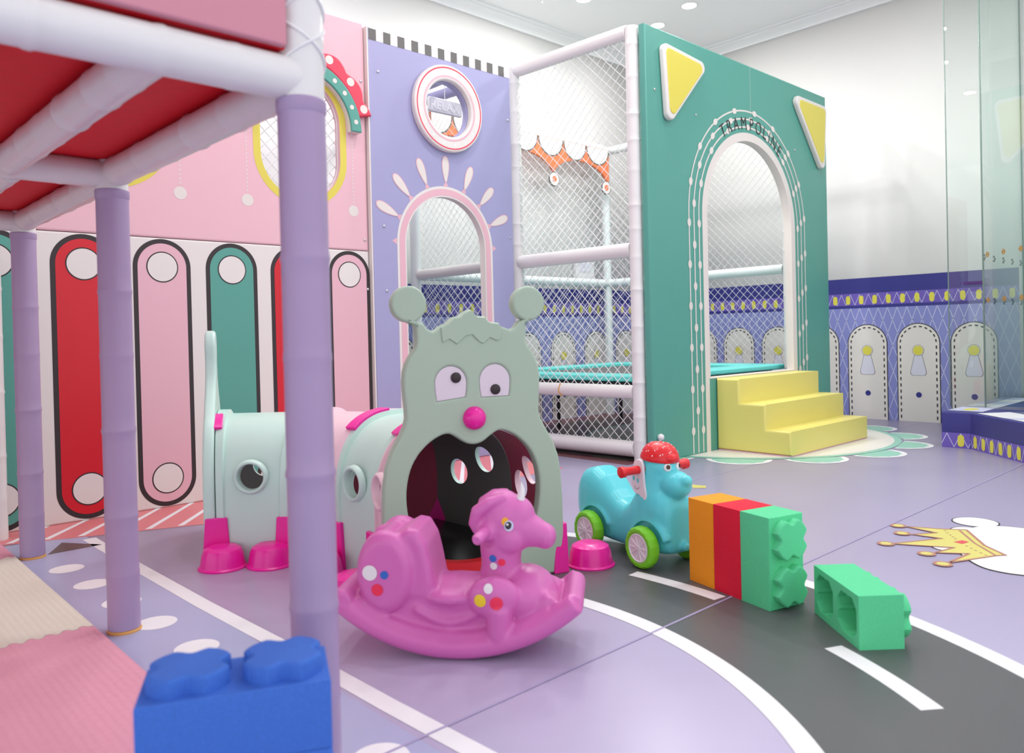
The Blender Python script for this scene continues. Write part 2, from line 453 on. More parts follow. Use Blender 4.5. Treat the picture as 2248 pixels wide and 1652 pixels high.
# ---- dado artwork printed on the two far walls
def lattice(mb, M4, u0, u1, v0, v1, p, q, w, key, h, off=0.0):
    """diagonal lines with horizontal pitch p and vertical pitch q clipped to a box"""
    for sgn in (1, -1):
        n0 = int((u0-off - (v1-v0)*p/q)/p) - 2; n1 = int((u1-off + (v1-v0)*p/q)/p) + 3
        for i in range(n0, n1):
            ub = off + i*p
            # u = ub + sgn*(v-v1)*p/q
            pts = []
            va, vb = v0, v1
            k2 = sgn*p/q
            ua, uB = ub + k2*(va-v1), ub
            lo, hi = va, vb
            for lim, isu0 in ((u0, True), (u1, False)):
                vv = v1 + (lim-ub)/k2
                inside_low = (ua >= u0) if isu0 else (ua <= u1)
                inside_hi = (uB >= u0) if isu0 else (uB <= u1)
                if inside_low and inside_hi: continue
                if not inside_low and not inside_hi: lo, hi = 1, 0; break
                if inside_low: hi = min(hi, vv)
                else: lo = max(lo, vv)
            if hi - lo > 0.004:
                mb.flat([band([(ub+k2*(lo-v1), lo), (ub+k2*(hi-v1), hi)], w)], key, M4, h)
def dado(mb, M4, u0, u1, arches, pills, lat_off, pitch):
    e = 0.0012
    mb.flat([rect(u0, 0, u1, 1.200)], 'dado_blue', M4, e)
    mb.flat([rect(u0, 1.200, u1, 1.232)], 'dado_navy', M4, e)
    mb.flat([rect(u0, 1.232, u1, 1.361)], 'dado_violet', M4, e)
    mb.flat([rect(u0, 1.361, u1, 1.527)], 'dado_navy', M4, e)
    lattice(mb, M4, u0, u1, 0.0, 1.199, pitch, 0.272, 0.006, 'dado_line', 2*e, lat_off)
    lattice(mb, M4, u0, u1, 1.234, 1.352, pitch, 0.236, 0.005, 'dado_line', 2*e, lat_off)
    for c in pills:
        mb.flat([capsule(c, 1.266, 1.314, 0.024, 12)], 'dado_yellow', M4, 3*e)
    for c in arches:
        r = 0.212
        L = arch(c, 0.0, 1.024-r, r, 40)
        L = [(min(max(x, u0), u1), y) for x, y in L]
        mb.flat([L], 'ink_black', M4, 3*e)
        L = arch(c, 0.0, 1.024-r, r-0.009, 40)
        L = [(min(max(x, u0), u1), y) for x, y in L]
        mb.flat([L], 'dado_cream', M4, 4*e)
        rd = r - 0.036; zc = 1.024 - r
        for side in (-1, 1):
            z = 0.03
            while z < zc - 0.02:
                x = c + side*rd
                if u0 < x < u1: mb.flat([rect(x-0.0065, z, x+0.0065, z+0.034)], 'ink_black', M4, 5*e)
                z += 0.066
        for i in range(10):
            a = pi*(i+0.25)/10; b = a + 0.17
            x = c + rd*cos(a)
            if u0 < x < u1:
                mb.flat([[(c+(rd-.0065)*cos(a), zc+(rd-.0065)*sin(a)), (c+(rd+.0065)*cos(a), zc+(rd+.0065)*sin(a)), (c+(rd+.0065)*cos(b), zc+(rd+.0065)*sin(b)), (c+(rd-.0065)*cos(b), zc+(rd-.0065)*sin(b))]], 'ink_black', M4, 5*e)
        if u0 + 0.1 < c < u1 - 0.1:
            key = [(-0.035, 0.69), (0.035, 0.69), (0.074, 0.525), (0.074, 0.5), (0.058, 0.482), (-0.058, 0.482), (-0.074, 0.5), (-0.074, 0.525)]
            big = [(c + x*1.04 + (0.002 if x > 0 else -0.002), z + (0.003 if z > .6 else -0.003)) for x, z in key]
            mb.flat([big[::-1]], 'ink_grey', M4, 5*e); mb.flat([[(c+x, z) for x, z in key][::-1]], 'dado_key', M4, 6*e)
            for rr, kk, hh in ((0.057, 'ink_grey', 7), (0.054, 'dado_cream', 8), (0.048, 'dado_yellow', 9)):
                mb.flat([circ(c, 0.74, rr)], kk, M4, hh*e)
            mb.flat([circ(c, 0.279, 0.029)], 'dado_navy', M4, 5*e)
mb = MB(); mb.box((XR, -4.5, 0), (XR+0.15, YB+0.15, CEIL), 'wall_white')
WR = wall_x(XR)
arc = [-(3.582 - 0.519*k) for k in range(-5, 3)]; pil = [-(3.925 - 0.1432*k) for k in range(-16, 13)]
dado(mb, WR, -YB, -2.15, [c for c in arc if c < -1.97], [c for c in pil if c < -2.2], -3.855, 0.0982)
struct(mb.build('wall_right', sharp=None))
mb = MB(); mb.box((-4.5, YB, 0), (XR, YB+0.15, CEIL), 'wall_white')
WB = wall_y(YB)
dado(mb, WB, 3.3, XR, [6.74 + 0.585*k for k in range(-5, 4)], [6.6 + 0.156*k for k in range(-19, 13)], 6.5, 0.106)
struct(mb.build('wall_back', sharp=None))

# ---- padded kerb and glass screen at the right
KH = 0.29
def dado_strip(mb, M4, L, spacing, first):
    mb.flat([rect(0, 0, L, 0.122)], 'dado_violet', M4, 0.0015)
    lattice(mb, M4, 0, L, 0.006, 0.118, spacing*0.7, 0.224, 0.005, 'dado_line', 0.0025, first)
    c = first
    while c < L - 0.01:
        if c > 0.024: mb.flat([capsule(c, 0.036, 0.084, 0.024, 12)], 'dado_yellow', M4, 0.0035)
        c += spacing
kerb = thing('kerb', (7.05, 2.2, 0), 'padded navy and violet kerb bending under the glass screen at the right', 'kerb')
d45 = V((-1, -1, 0)).normalized()
P0 = V((6.934, 2.30, 0)); P1 = V((6.934, 2.085, 0)); P2 = P1 + d45*2.6
Q2 = P2 + V((1, -1, 0)).normalized()*0.46; Q1 = V((7.40, 1.90, 0)) + V((0.10, 0.0, 0))
foot = [(P0.x, P0.y), (P1.x, P1.y), (P2.x, P2.y), (Q2.x, Q2.y), (Q1.x, Q1.y), (8.58, 1.90), (8.58, 2.30)]
me = slab([foot], KH, 0.012, 2); mb = MB(); mb.add_mesh(me, 'vinyl_navy', Matrix.Translation((0, 0, KH)))
kb = mb.build('body', kerb)
mb = MB()
dado_strip(mb, frame((P0.x, P0.y, 0), (0, -1, 0), (0, 0, 1)), 0.21, 0.147, 0.142)
kp = mb.build('short_face_print', kerb, sharp=None); kp['label'] = 'violet print with yellow pills on the short face'
mb = MB()
dado_strip(mb, frame((P1.x, P1.y, 0), d45, (0, 0, 1)), 2.58, 0.113, 0.065)
kp = mb.build('long_face_print', kerb, sharp=None); kp['label'] = 'violet print with yellow pills on the long face'
mb = MB(); Tk = Matrix.Translation((0, 0, KH))
n45 = V((1, -1, 0)).normalized()
def kp_(s, t):  # along the long arm, in from its face
    p = P1 + d45*s + n45*t; return (p.x, p.y)
mb.flat([[kp_(0.06, 0.02), kp_(2.5, 0.02), kp_(2.5, 0.30), kp_(0.02, 0.30)][::-1]], 'print_white', Tk, 0.002)
for s in (0.42, 0.9, 1.4, 1.9): mb.flat([[kp_(s, 0.02), kp_(s+0.1, 0.02), kp_(s+0.24, 0.28), kp_(s+0.1, 0.28)][::-1]], 'dado_line', Tk, 0.003)
mb.flat([rect(7.04, 2.03, 8.55, 2.29)], 'dado_line', Tk, 0.002)
mb.flat([rect(7.45, 2.03, 7.75, 2.29)], 'print_white', Tk, 0.003); mb.flat([rect(8.05, 2.03, 8.3, 2.29)], 'print_white', Tk, 0.003)
mb.flat([circ(7.2, 2.16, 0.1, 24, ry=0.05)], 'dado_yellow', Tk, 0.003)
mb.build('top_print', kerb, sharp=None)
mb = MB(); mb.box((7.52, 1.885, 0.0), (8.58, 1.8995, KH-0.03), 'wood_brown'); mb.build('outer_cladding', kerb)
# panes: two square to the room and one set diagonally, joined at an edge
def pane(name, a, b, key='glass', t=0.012):
    a = V((a[0], a[1], 0)); b = V((b[0], b[1], 0)); d = (b-a).normalized(); L = (b-a).length
    F = frame((a.x, a.y, KH + 0.004), d, (0, 0, 1))
    mb = MB(); H = CEIL - KH - 0.006
    mb.add([(0, 0, 0), (L, 0, 0), (L, H, 0), (0, H, 0)], [(0, 1, 2, 3)], 'glass', F)
    for u in (0.0, L): mb.box((u-0.003, 0, -t/2), (u+0.003, H, t/2), 'glass_edge', F)
    return struct(mb.build(name, sharp=None))
G0 = (7.40, 2.11)
pane('window_1', (7.40, 2.38), G0)
gd = V((7.40, 2.11, 0)) + d45*2.45
w2 = pane('window_2', G0, (gd.x, gd.y))
w3 = pane('window_3', G0, (8.585, 2.11))
# small gold and black marks printed on the panes
F = frame((G0[0], G0[1], 0), d45, (0, 0, 1))
mb = MB()
for z in (1.575, 1.197):
    for k in range(10):
        u = 0.072 + 0.226*k
        mb.flat([circ(u, z, 0.024, 16, ry=0.023), circ(u, z, 0.012, 12, ry=0.012)[::-1]], 'decal_gold', F, 0.004)
        mb.flat([rect(u-0.028, z-0.006, u+0.028, z+0.006)], 'decal_gold', F, 0.0045)
mb.build('gold_marks', w2, sharp=None)
F = frame((G0[0], G0[1], 0), (1, 0, 0), (0, 0, 1))
mb = MB()
for z in (1.558, 1.192):
    for k in range(5):
        u = 0.035 + 0.267*k
        for du, dz in ((-0.012, 0.018), (0.012, 0.0), (-0.012, -0.018)): mb.flat([rect(u+du-0.014, z+dz-0.008, u+du+0.014, z+dz+0.008)], 'ink_black', F, 0.004)
mb.build('black_marks', w3, sharp=None)

# ---- lamps
def lamp(x, y, label, group=None):
    t = thing('ceiling_light', (x, y, CEIL), label, 'light', group)
    T = Matrix.Translation((x, y, CEIL))
    mb = MB(); mb.lathe([(0.078, -0.001), (0.095, -0.001), (0.095, -0.006), (0.078, -0.012), (0.074, -0.008)], 'wall_white', T, 32); mb.build('rim', t, fix=True)
    mb = MB(); mb.lathe([(0.074, -0.008), (0.06, -0.0095), (0, -0.0095)], 'lamp', T, 32); mb.build('diffuser', t)
    ld = bpy.data.lights.new('downlight', 'AREA'); ld.shape = 'DISK'; ld.size = 0.15; ld.energy = LAMP_W * (1.9 if (y > 4.3 and x > 4.5 and LAMP_W > 10) else 1.0); ld.color = (1.0, 0.985, 0.97)
    lo = bpy.data.objects.new('downlight', ld); C.objects.link(lo); lo.location = (x, y, CEIL-0.013); lo.parent = t
    lo.matrix_parent_inverse = world_of(t).inverted()
LAMP_W = 9.0
lamp(6.22, 5.45, 'round ceiling downlight cut by the top edge of the picture')
lamp(7.22, 4.83, 'round ceiling downlight nearest the right wall, above the green archway')
lamp(7.40, 5.38, 'round ceiling downlight just over the left corner of the green archway panel')
LAMP_W = 2.0
for x, y in ((-2.5, -3), (-2.5, 0), (-2.5, 2.5), (-0.6, -3.2), (-0.4, -1.2), (-0.4, 0.9), (-0.4, 3.0), (1.3, -3.2), (1.3, -1.2), (1.5, 0.6), (3.0, -3.2), (3.0, -1.5), (3.3, 0.3)):
    lamp(x, y, 'round white downlight added to the ceiling outside the picture to brighten the room', 'ceiling downlights outside the picture')
LAMP_W = 14.0  # added lights laid out to even the far walls, extra ones brightening the cage
for x, y in ((1.6, 3.9), (1.9, 2.7), (3.5, 2.0), (3.4, 3.7), (3.3, 5.2), (5.2, 2.0), (4.7, 3.3), (5.3, 4.5), (5.5, 5.1), (6.5, 4.2), (4.9, -3.2), (4.9, -1.5), (5.0, 0.4), (6.6, -1.6), (6.9, 0.6), (6.6, 2.4)):
    lamp(x, y, 'round white downlight added to the ceiling outside the picture to brighten the room', 'ceiling downlights outside the picture')
t = thing('sprinkler', (5.84, 5.70, CEIL), 'small metal sprinkler head hanging from the ceiling at the top edge', 'sprinkler')
T = Matrix.Translation((5.84, 5.70, CEIL))
mb = MB(); mb.lathe([(0.0, -0.008), (0.07, -0.006), (0.07, 0.0)], 'wall_white', T, 28); mb.build('plate', t, fix=True)
mb = MB(); mb.lathe([(0.0, -0.07), (0.014, -0.068), (0.016, -0.06), (0.006, -0.055), (0.006, -0.03), (0.012, -0.02), (0.012, -0.006)], 'steel', T, 16); mb.build('nozzle', t, fix=True)
t = thing('wall_box', (7.1, YB, 1.75), 'grey framed square box on the white wall behind the nets', 'box')
mb = MB(); mb.box((6.94, YB-0.05, 1.645), (7.27, YB-0.001, 1.86), 'box_grey'); mb.build('case', t, bevel=(0.006, 2))
mb = MB(); mb.box((7.0, YB-0.056, 1.74), (7.2, YB-0.0505, 1.85), 'dado_key'); mb.build('cover', t)
# ================================================================ PADDED WALL (pink over white)
YP = 4.93
WP = wall_y(YP)
pw = thing('padded_wall', (1.6, YP, 0), 'long padded wall, pink above and white with coloured capsules below', 'padded wall')
ZS = 1.642
X0, X1 = -1.6, 3.172
mb = MB()
wins = [1.42, 2.652]
me = slab([rect(X0, ZS, X1, 3.31)] + [capsule(c, 2.27, 2.52, 0.30, 32)[::-1] for c in wins], 0.07, 0.012, 2)
mb.add_mesh(me, 'vinyl_pink', WP)
for c in wins:
    o = capsule(c, 2.27, 2.52, 0.352, 32); i = capsule(c, 2.27, 2.52, 0.301, 32)
    k = len(o); e = 0.001
    mb.add([(x, y, e) for x, y in o] + [(x, y, e) for x, y in i], [(j, (j+1) % k, k+(j+1) % k, k+j) for j in range(k)], 'vinyl_yellow', WP)
    for s in (-1, 1):
        x = c + s*0.40
        mb.flat([circ(x, 1.925, 0.04, 24)], 'bead_white', WP, 0.001)
        z = 1.98
        while z < 2.48:
            mb.flat([rect(x-0.004, z, x+0.004, z+0.014)], 'bead_white', WP, 0.001); z += 0.027
upper = mb.build('upper_panel', pw)
mb = MB()
me = slab([rect(X0, 0.0, X1, ZS-0.003)], 0.07, 0.012, 2); mb.add_mesh(me, 'vinyl_cream', WP)
cols = {0: 'vinyl_teal', 1: 'vinyl_red', 2: 'vinyl_pink'}
for k in range(-6, 5):
    c = 1.265 + 0.4345*k
    if c + 0.175 > X1 + 0.012: continue
    fill = ('vinyl_red', 'vinyl_rose2', 'vinyl_teal')[k % 3]
    if fill == 'vinyl_rose2': fill = 'capsule_pink'
    if fill not in M: dm(fill, (226, 178, 190), 0.42, 0.45)
    mb.flat([capsule(c, 0.178, 1.462, 0.170, 32)], 'ink_black', WP, 0.001)
    mb.flat([capsule(c, 0.178, 1.462, 0.143, 32)], fill, WP, 0.002)
    for z in (0.178, 1.462):
        mb.flat([circ(c, z, 0.094, 36)], 'ink_black', WP, 0.003); mb.flat([circ(c, z, 0.087, 36)], 'vinyl_cream', WP, 0.004)
mb.build('lower_panel', pw)
# cushioned arches over the windows
for c in wins:
    Ta = WP @ Matrix.Translation((0, 0, 0.05))
    n = 72
    a0, a1 = radians(13), radians(167)
    outer = []
    for i in range(n+1):
        a = a0 + (a1-a0)*i/n
        r = 0.525 + 0.035*abs(cos((a-a0)/(a1-a0)*pi*6.5 + 0.0))
        outer.append((c + r*cos(a), 2.50 + r*sin(a)))
    inner = [(c + 0.440*cos(a0+(a1-a0)*i/n), 2.50 + 0.440*sin(a0+(a1-a0)*i/n)) for i in range(n, -1, -1)]
    mb = MB(); mb.add_mesh(slab([outer + inner], 0.05, 0.014, 3), 'vinyl_coral', Ta)
    for i in range(7):
        a = a0 + (a1-a0)*(i*2)/13 + 0.10
        if a < a1: mb.flat([circ(c + 0.503*cos(a), 2.50+0.503*sin(a), 0.031, 20)], 'bead_white', Ta, 0.0012)
    b = mb.build('scalloped_arch', pw); b['label'] = 'red scalloped cushion arch with white dots'
    tb = [(c + 0.447*cos(pi*i/n), 2.485 + 0.447*sin(pi*i/n)) for i in range(n+1)] + [(c + 0.362*cos(pi*i/n), 2.485 + 0.362*sin(pi*i/n)) for i in range(n, -1, -1)]
    mb = MB(); mb.add_mesh(slab([tb], 0.06, 0.006, 2), 'vinyl_cream', WP @ Matrix.Translation((0, 0, 0.05)))
    mb.add_mesh(slab([tb], 0.02, 0.008, 2), 'vinyl_teal', WP @ Matrix.Translation((0, 0, 0.066)))
    for i in range(12):
        a = pi*(i+0.65)/12
        mb.flat([circ(c + 0.405*cos(a), 2.485+0.405*sin(a), 0.017, 16)], 'bead_white', WP @ Matrix.Translation((0, 0, 0.066)), 0.0012)
    b = mb.build('inner_arch', pw); b['label'] = 'teal cushion arch with small white dots'
    mb = MB(); net(mb, WP @ Matrix.Translation((0, 0, -0.075)), c-0.31, c+0.31, 1.93, 2.86, 0.088); mb.build('window_net', pw)
    mb = MB()
    o = capsule(c, 2.27, 2.52, 0.304, 32); k = len(o)
    mb.tube([(x, y, -0.035) for x, y in o] + [(o[0][0], o[0][1], -0.035)], 0.009, 'vinyl_white', 8, False, WP); mb.build('window_trim', pw)
for u, v in ((3.14, 2.88), (3.14, 1.72), (3.155, 1.36), (0.35, 2.3), (1.9, 3.2), (1.03, 3.2), (2.3, 3.23)): rivet(pw, WP, u, v)

# ================================================================ LILAC PANEL with porthole and arch
YV = 4.90
WV = wall_y(YV)
lp = thing('padded_panel', (3.9, YV, 0), 'lilac padded panel with round porthole, arch opening and striped top edge', 'padded panel')
XA, XBv = 3.19, 4.612; ZT = 3.285
AC = (3.885, 1.71)
mb = MB(); mb.box((XA-0.011, YV-0.002, 0.0), (XA-0.0005, YV+0.058, ZT), 'vinyl_cream'); mb.build('edge_strip', lp)
me = slab([rect(XA, 0, XBv, ZT), arch(AC[0], 0.42, AC[1], 0.405)[::-1], circ(3.905, 2.80, 0.215)[::-1]], 0.06, 0.012, 2)
mb = MB(); mb.add_mesh(me, 'vinyl_lilac', WV)
e = 0.001
w = (XBv-XA-0.014)/11
mb.flat([rect(XA+0.006, 3.194, XBv-0.006, 3.279)], 'vinyl_cream', WV, e)
for k in range(11):
    mb.flat([rect(XA+0.007+k*w, 3.194, XA+0.007+k*w+0.5*w, 3.276)], 'ink_grey', WV, 2*e)
def arch_band(mb, c, zb, r0, r1, key, M4, h):
    o = arch(c[0], zb, c[1], r1); i = arch(c[0], zb, c[1], r0); k = len(o)
    mb.add([(x, y, h) for x, y in o] + [(x, y, h) for x, y in i], [(j, j+1, k+j+1, k+j) for j in range(k-1)], key, M4)
arch_band(mb, AC, 0.42, 0.407, 0.480, 'vinyl_cream', WV, e)
arch_band(mb, AC, 0.42, 0.407, 0.458, 'capsule_pink', WV, 2*e)
for i in range(9):
    a = radians(2 + 22*i)
    d = V((cos(a), sin(a))); nrm = V((-d.y, d.x)); c0 = V(AC)
    tri = [c0 + d*0.482 + nrm*0.026, c0 + d*0.482 - nrm*0.026, c0 + d*0.525]
    mb.flat([[tuple(p) for p in (tri[1], tri[2], tri[0])]], 'capsule_pink', WV, e)
    if 0 < i < 8:
        for gr, key, h in ((0.008, 'capsule_pink', 2), (0.0, 'bead_white', 3)):
            L = []
            for j in range(32):
                q = 2*pi*j/32
                t = 0.5 - 0.5*cos(q)                       # along the drop, 0 near the arch
                wd = (0.038 + 0)*sin(q)*(0.45 + 0.62*t)
                L.append(tuple(c0 + d*(0.515 - gr*(1-2*t) + (0.20)*t) + nrm*(wd*(1+gr/0.038))))
            mb.flat([L[::-1]], key, WV, h*e)
mb.build('panel', lp)
T = WV @ Matrix.Translation((0, 0, 0.052)); pc = (3.905, 2.80)
mb = MB(); mb.add_mesh(slab([circ(*pc, 0.342, 72), circ(*pc, 0.222, 72)[::-1]], 0.055, 0.016, 3), 'vinyl_cream', T)
ring_band(mb, *pc, 0.313, 0.323, 0, 2*pi, 'vinyl_coral', T, 0.001, 72); ring_band(mb, *pc, 0.244, 0.258, 0, 2*pi, 'capsule_pink', T, 0.001, 72)
for i in range(16):
    a = 2*pi*i/16 + 0.15
    mb.flat([circ(pc[0]+0.287*cos(a), pc[1]+0.287*sin(a), 0.010, 12)], 'print_white', T, 0.001)
b = mb.build('porthole_ring', lp); b['label'] = 'cream padded porthole ring with red and pink lines'
mb = MB(); mb.add_mesh(slab([arch(AC[0], 0.40, AC[1], 0.409), arch(AC[0], 0.41, AC[1], 0.396)[::-1]], 0.064, 0, 1), 'vinyl_cream', WV @ Matrix.Translation((0, 0, 0.001))); mb.build('arch_lining', lp)
for u, v in ((3.27, 2.97), (4.57, 2.83), (3.29, 1.83), (4.57, 1.83), (3.3, 1.35), (4.57, 1.3)): rivet(lp, WV, u, v)

# ---- hanging sign seen through the porthole
sg = thing('hanging_sign', (4.22, 5.3, 2.97), 'white RELAX sign hanging behind the round porthole', 'sign')
WS = wall_y(5.30)
cx_, cz_ = 4.225, 2.975
def rrect(x0, y0, x1, y1, r, n=6):
    return circ(x1-r, y1-r, r, n, 0, pi/2) + circ(x0+r, y1-r, r, n, pi/2, pi) + circ(x0+r, y0+r, r, n, pi, 1.5*pi) + circ(x1-r, y0+r, r, n, 1.5*pi, 2*pi)
mb = MB(); mb.add_mesh(slab([rrect(cx_-0.182, cz_-0.062, cx_+0.182, cz_+0.062, 0.02)], 0.03, 0.006, 2), 'sign_white', WS); mb.build('board', sg)
mb = MB(); mb.add_mesh(letters('RELAX', 0.105, 0.0012), 'letter_white', WS @ Matrix.Translation((cx_-0.01, cz_-0.037, 0.002))); mb.build('lettering', sg, sharp=None)
mb = MB(); mb.tube([(cx_, 5.315, cz_+0.06), (cx_, 5.315, 3.175)], 0.003, 'vinyl_white', 8); mb.build('hanger', sg)

# ================================================================ NETTED CAGE
XL, YF, XRc, YBc = 4.805, 3.735, 7.40, 6.2
cg = thing('netted_cage', (6.1, 4.9, 0), 'white padded frame with diamond netting around the trampoline', 'cage')
PR_ = 0.052
def pole(name, a, b, r=PR_, key='vinyl_white', step=0.24):
    mb = MB(); padded_pole(mb, a, b, r, key, step); return mb.build(name, cg)
ZTOP = 3.30
XK = 4.738
for x, y in ((XL, YF), (XK, 4.985)): pole('post', (x, y, 0), (x, y, ZTOP+0.03))
for x, y in ((4.52, YBc), (5.83, YBc), (XRc, YBc)): pole('post', (x, y, 0), (x, y, 3.25), 0.05, 'rail_ice', 0)
pole('post', (XRc, 3.85, 0), (XRc, 3.85, 3.25))
for z, r in ((ZTOP, 0.056), (1.632, 0.058), (0.535, 0.054), (0.095, 0.062)):
    pole('rail', (XL, YF+0.04, z), (XK+0.002, 4.95, z), r, 'vinyl_white', 0)
pole('rail', (XK, 5.03, ZTOP), (4.5, YBc, ZTOP-0.05), 0.05, 'vinyl_lilac', 0)
pole('rail', (4.215, 4.98, 3.22), (4.215, YBc, 3.22), 0.045, 'vinyl_lilac', 0)
pole('rail', (4.66, 5.05, 1.62), (4.53, YBc-0.05, 1.60), 0.05, 'vinyl_white', 0)
for z in (3.23, 1.60): pole('rail', (4.57, YBc, z), (XRc-0.05, YBc, z), 0.048, 'rail_ice', 0)
for z in (3.20, 1.60, 0.5): pole('rail', (XRc, YBc-0.05, z), (XRc, 3.90, z), 0.048, 'rail_ice', 0)
pole('rail', (4.83, YF+0.02, ZTOP-0.02), (XRc, YF+0.04, ZTOP-0.02), 0.05, 'vinyl_white', 0)
mb = MB(); mb.tube([(XL+0.055, YF+0.10, 0.03), (XK+0.03, 4.9, 0.03)], 0.026, 'dark_steel', 12); mb.build('floor_bar', cg)
mb = MB(); mb.tube([(4.733, 4.50, 0.588), (4.709, 4.50, 0.55), (4.707, 4.50, 0.52), (4.733, 4.485, 0.48)], 0.005, 'tie_orange', 8); mb.build('cable_tie', cg)
fd = V((XL-XK, YF-4.985, 0)).normalized()
FN = frame((XK-0.01, 4.985, 0), fd, (0, 0, 1))
mb = MB(); net(mb, FN, 0.03, 1.25, 0.10, ZTOP, 0.088, 0.0029); mb.build('side_net', cg)
FN2 = frame((XRc, 0, 0), (0, -1, 0), (0, 0, 1))
mb = MB(); net(mb, FN2, -YBc, -3.85, 0.5, 3.2, 0.088, 0.0021); mb.build('side_net', cg)
FN3 = wall_y(YBc-0.02)
mb = MB(); net(mb, FN3, 4.52, XRc, 0.5, 3.23, 0.088, 0.0021); mb.build('back_net', cg)
FN4 = frame((4.62, 0, 0), (0, -1, 0), (0, 0, 1))
mb = MB(); net(mb, FN4, -YBc, -5.02, 0.1, 3.25, 0.088, 0.0021); mb.build('side_net', cg)

# ---- scalloped board hung across the back of the cage
vb = thing('valance_board', (6.1, 6.08, 3.0), 'orange and cream scalloped board with white roundels behind the net', 'board')
WVb = wall_y(6.085)
e = 0.001
xa, xb, zt = 4.66, 7.33, 3.19
sx_ = [5.255+0.4*k for k in range(6)]; sx_ = [5.42, 5.83, 6.13-0.0, 6.54, 6.93, 7.34]
swag = [(xa, 2.90)]
cusp = [(5.2, 2.72), (6.375, 2.735), (7.35, 2.72)]
def lower(x):
    # two shallow arches rising between points that hang down
    pts = [4.50, 5.42, 6.372, 7.29]
    for a, b in zip(pts, pts[1:]):
        if a <= x <= b:
            t = (x-a)/(b-a); return 2.80 + 0.195*(1-(2*t-1)**2)**0.62
    return 2.80 + 0.1*min(1, abs(x-(pts[0] if x < pts[0] else pts[-1]))/0.2)
xs = [xa + (xb-xa)*i/120 for i in range(121)]
L = [(x, lower(x)) for x in xs] + [(xb, zt), (xa, zt)]
mb = MB(); mb.add_mesh(slab([L], 0.03, 0.004, 1), 'vinyl_orange', WVb)
cus = [4.55, 4.93, 5.33, 5.735, 6.13, 6.535, 6.925, 7.335]
for a, b in zip(cus, cus[1:]):
    c = (a+b)/2; r = (b-a)/2
    for g, key, h in ((0.0, 'ink_grey', 1), (0.017, 'vinyl_cream', 2)):
        sc = [(max(xa+0.003, c + (r-g)*cos(pi+pi*i/24)), 3.185 + (0.20-g*0.9)*sin(pi+pi*i/24)) for i in range(25)]
        mb.flat([sc], key, WVb, h*e)
mb.build('board', vb)
for x in (5.42, 6.372, 7.27):
    mb = MB()
    for r, key, h in ((0.082, 'ink_grey', 0), (0.072, 'vinyl_cream', 1), (0.034, 'vinyl_orange', 2)):
        mb.add_mesh(slab([circ(x, 2.735, r, 32)], 0.012, 0, 1), key, WVb @ Matrix.Translation((0, 0, 0.004 + h*0.0025)))
    b = mb.build('roundel', vb); b['label'] = 'white roundel with an orange centre'

# ================================================================ TEAL ARCHWAY PANEL
YT = 3.611
WT = wall_y(YT)
tp = thing('archway_panel', (6.27, YT, 0), 'tall teal padded panel with arched TRAMPOLINE entrance', 'panel')
TX0, TX1, TZ = 4.800, 7.772, 3.325
TC = (6.30, 1.945); TR = 0.72
out = rect(TX0, 0.0, TX1, TZ)
me = slab([[(TX0, 0), (5.48, 0), (5.48, 0.0), (TX1, 0), (TX1, TZ), (TX0, TZ)], arch(TC[0], 0.60, TC[1], TR, 56)[::-1]], 0.06, 0.012, 2)
mb = MB(); mb.add_mesh(me, 'vinyl_teal', WT)
arch_band(mb, TC, 0.0, TR+0.002, TR+0.062, 'bead_white', WT, 0.001)
lines = (0.83, 0.90, 0.97)
for j, r in enumerate(lines):
    path = arch(TC[0], 0.012, TC[1], r, 64)
    path = [(TC[0]+r, 0.012)] + [(TC[0]+r, 0.5)] + path[1:-1] + [(TC[0]-r, 0.5), (TC[0]-r, 0.012)]
    mb.flat([band(path, 0.014)], 'bead_white', WT, 0.0015)
    # beads evenly along it
    tot = 2*(TC[1]-0.012) + pi*r
    s = 0.18 + (0.16 if j == 1 else 0.0)
    while s < tot - 0.05:
        leg = TC[1] - 0.012
        if s < leg: p = (TC[0]-r, 0.012+s); ang = 0
        elif s < leg + pi*r:
            a = pi - (s-leg)/r; p = (TC[0]+r*cos(a), TC[1]+r*sin(a)); ang = a
        else: p = (TC[0]+r, TC[1] - (s-leg-pi*r)); ang = 0
        if 0.1 < p[1]:
            R2 = Matrix.Rotation(ang if ang else 0, 2)
            L = [(p[0]+(R2 @ V((x, y)))[0], p[1]+(R2 @ V((x, y)))[1]) for x, y in circ(0, 0, 0.025, 20, ry=0.035)]
            mb.flat([L], 'bead_white', WT, 0.003)
        s += 0.335
mb.flat([rect(6.31, 2.92, 6.313, TZ-0.01)], 'bead_white', WT, 0.001)
mb.build('panel', tp)
mb = MB(); mb.add_mesh(slab([arch(TC[0], 0.598, TC[1], TR+0.003, 56), arch(TC[0], 0.61, TC[1], TR-0.012, 56)[::-1]], 0.075, 0.002, 1), 'bead_white', WT @ Matrix.Translation((0, 0, 0.002))); mb.build('arch_lining', tp)
mb = MB()
word = 'TRAMPOLINE'; n = len(word); wid = {'I': 0.6, 'M': 1.25, 'O': 1.1, 'L': 0.85, 'E': 0.9}
tot = sum(wid.get(c, 1.0) for c in word); a = radians(125); span = radians(125-51)
for ch in word:
    wd = wid.get(ch, 1.0)/tot*span; am = a - wd/2; a -= wd
    Tm = WT @ Matrix.Translation((TC[0] + 0.808*cos(am), TC[1] + 0.808*sin(am), 0.0045)) @ Matrix.Rotation(am - pi/2, 4, 'Z')
    mb.add_mesh(letters(ch, 0.16, -0.0009, 0.84), 'ink_black', Tm)
mb.build('lettering', tp, sharp=None)
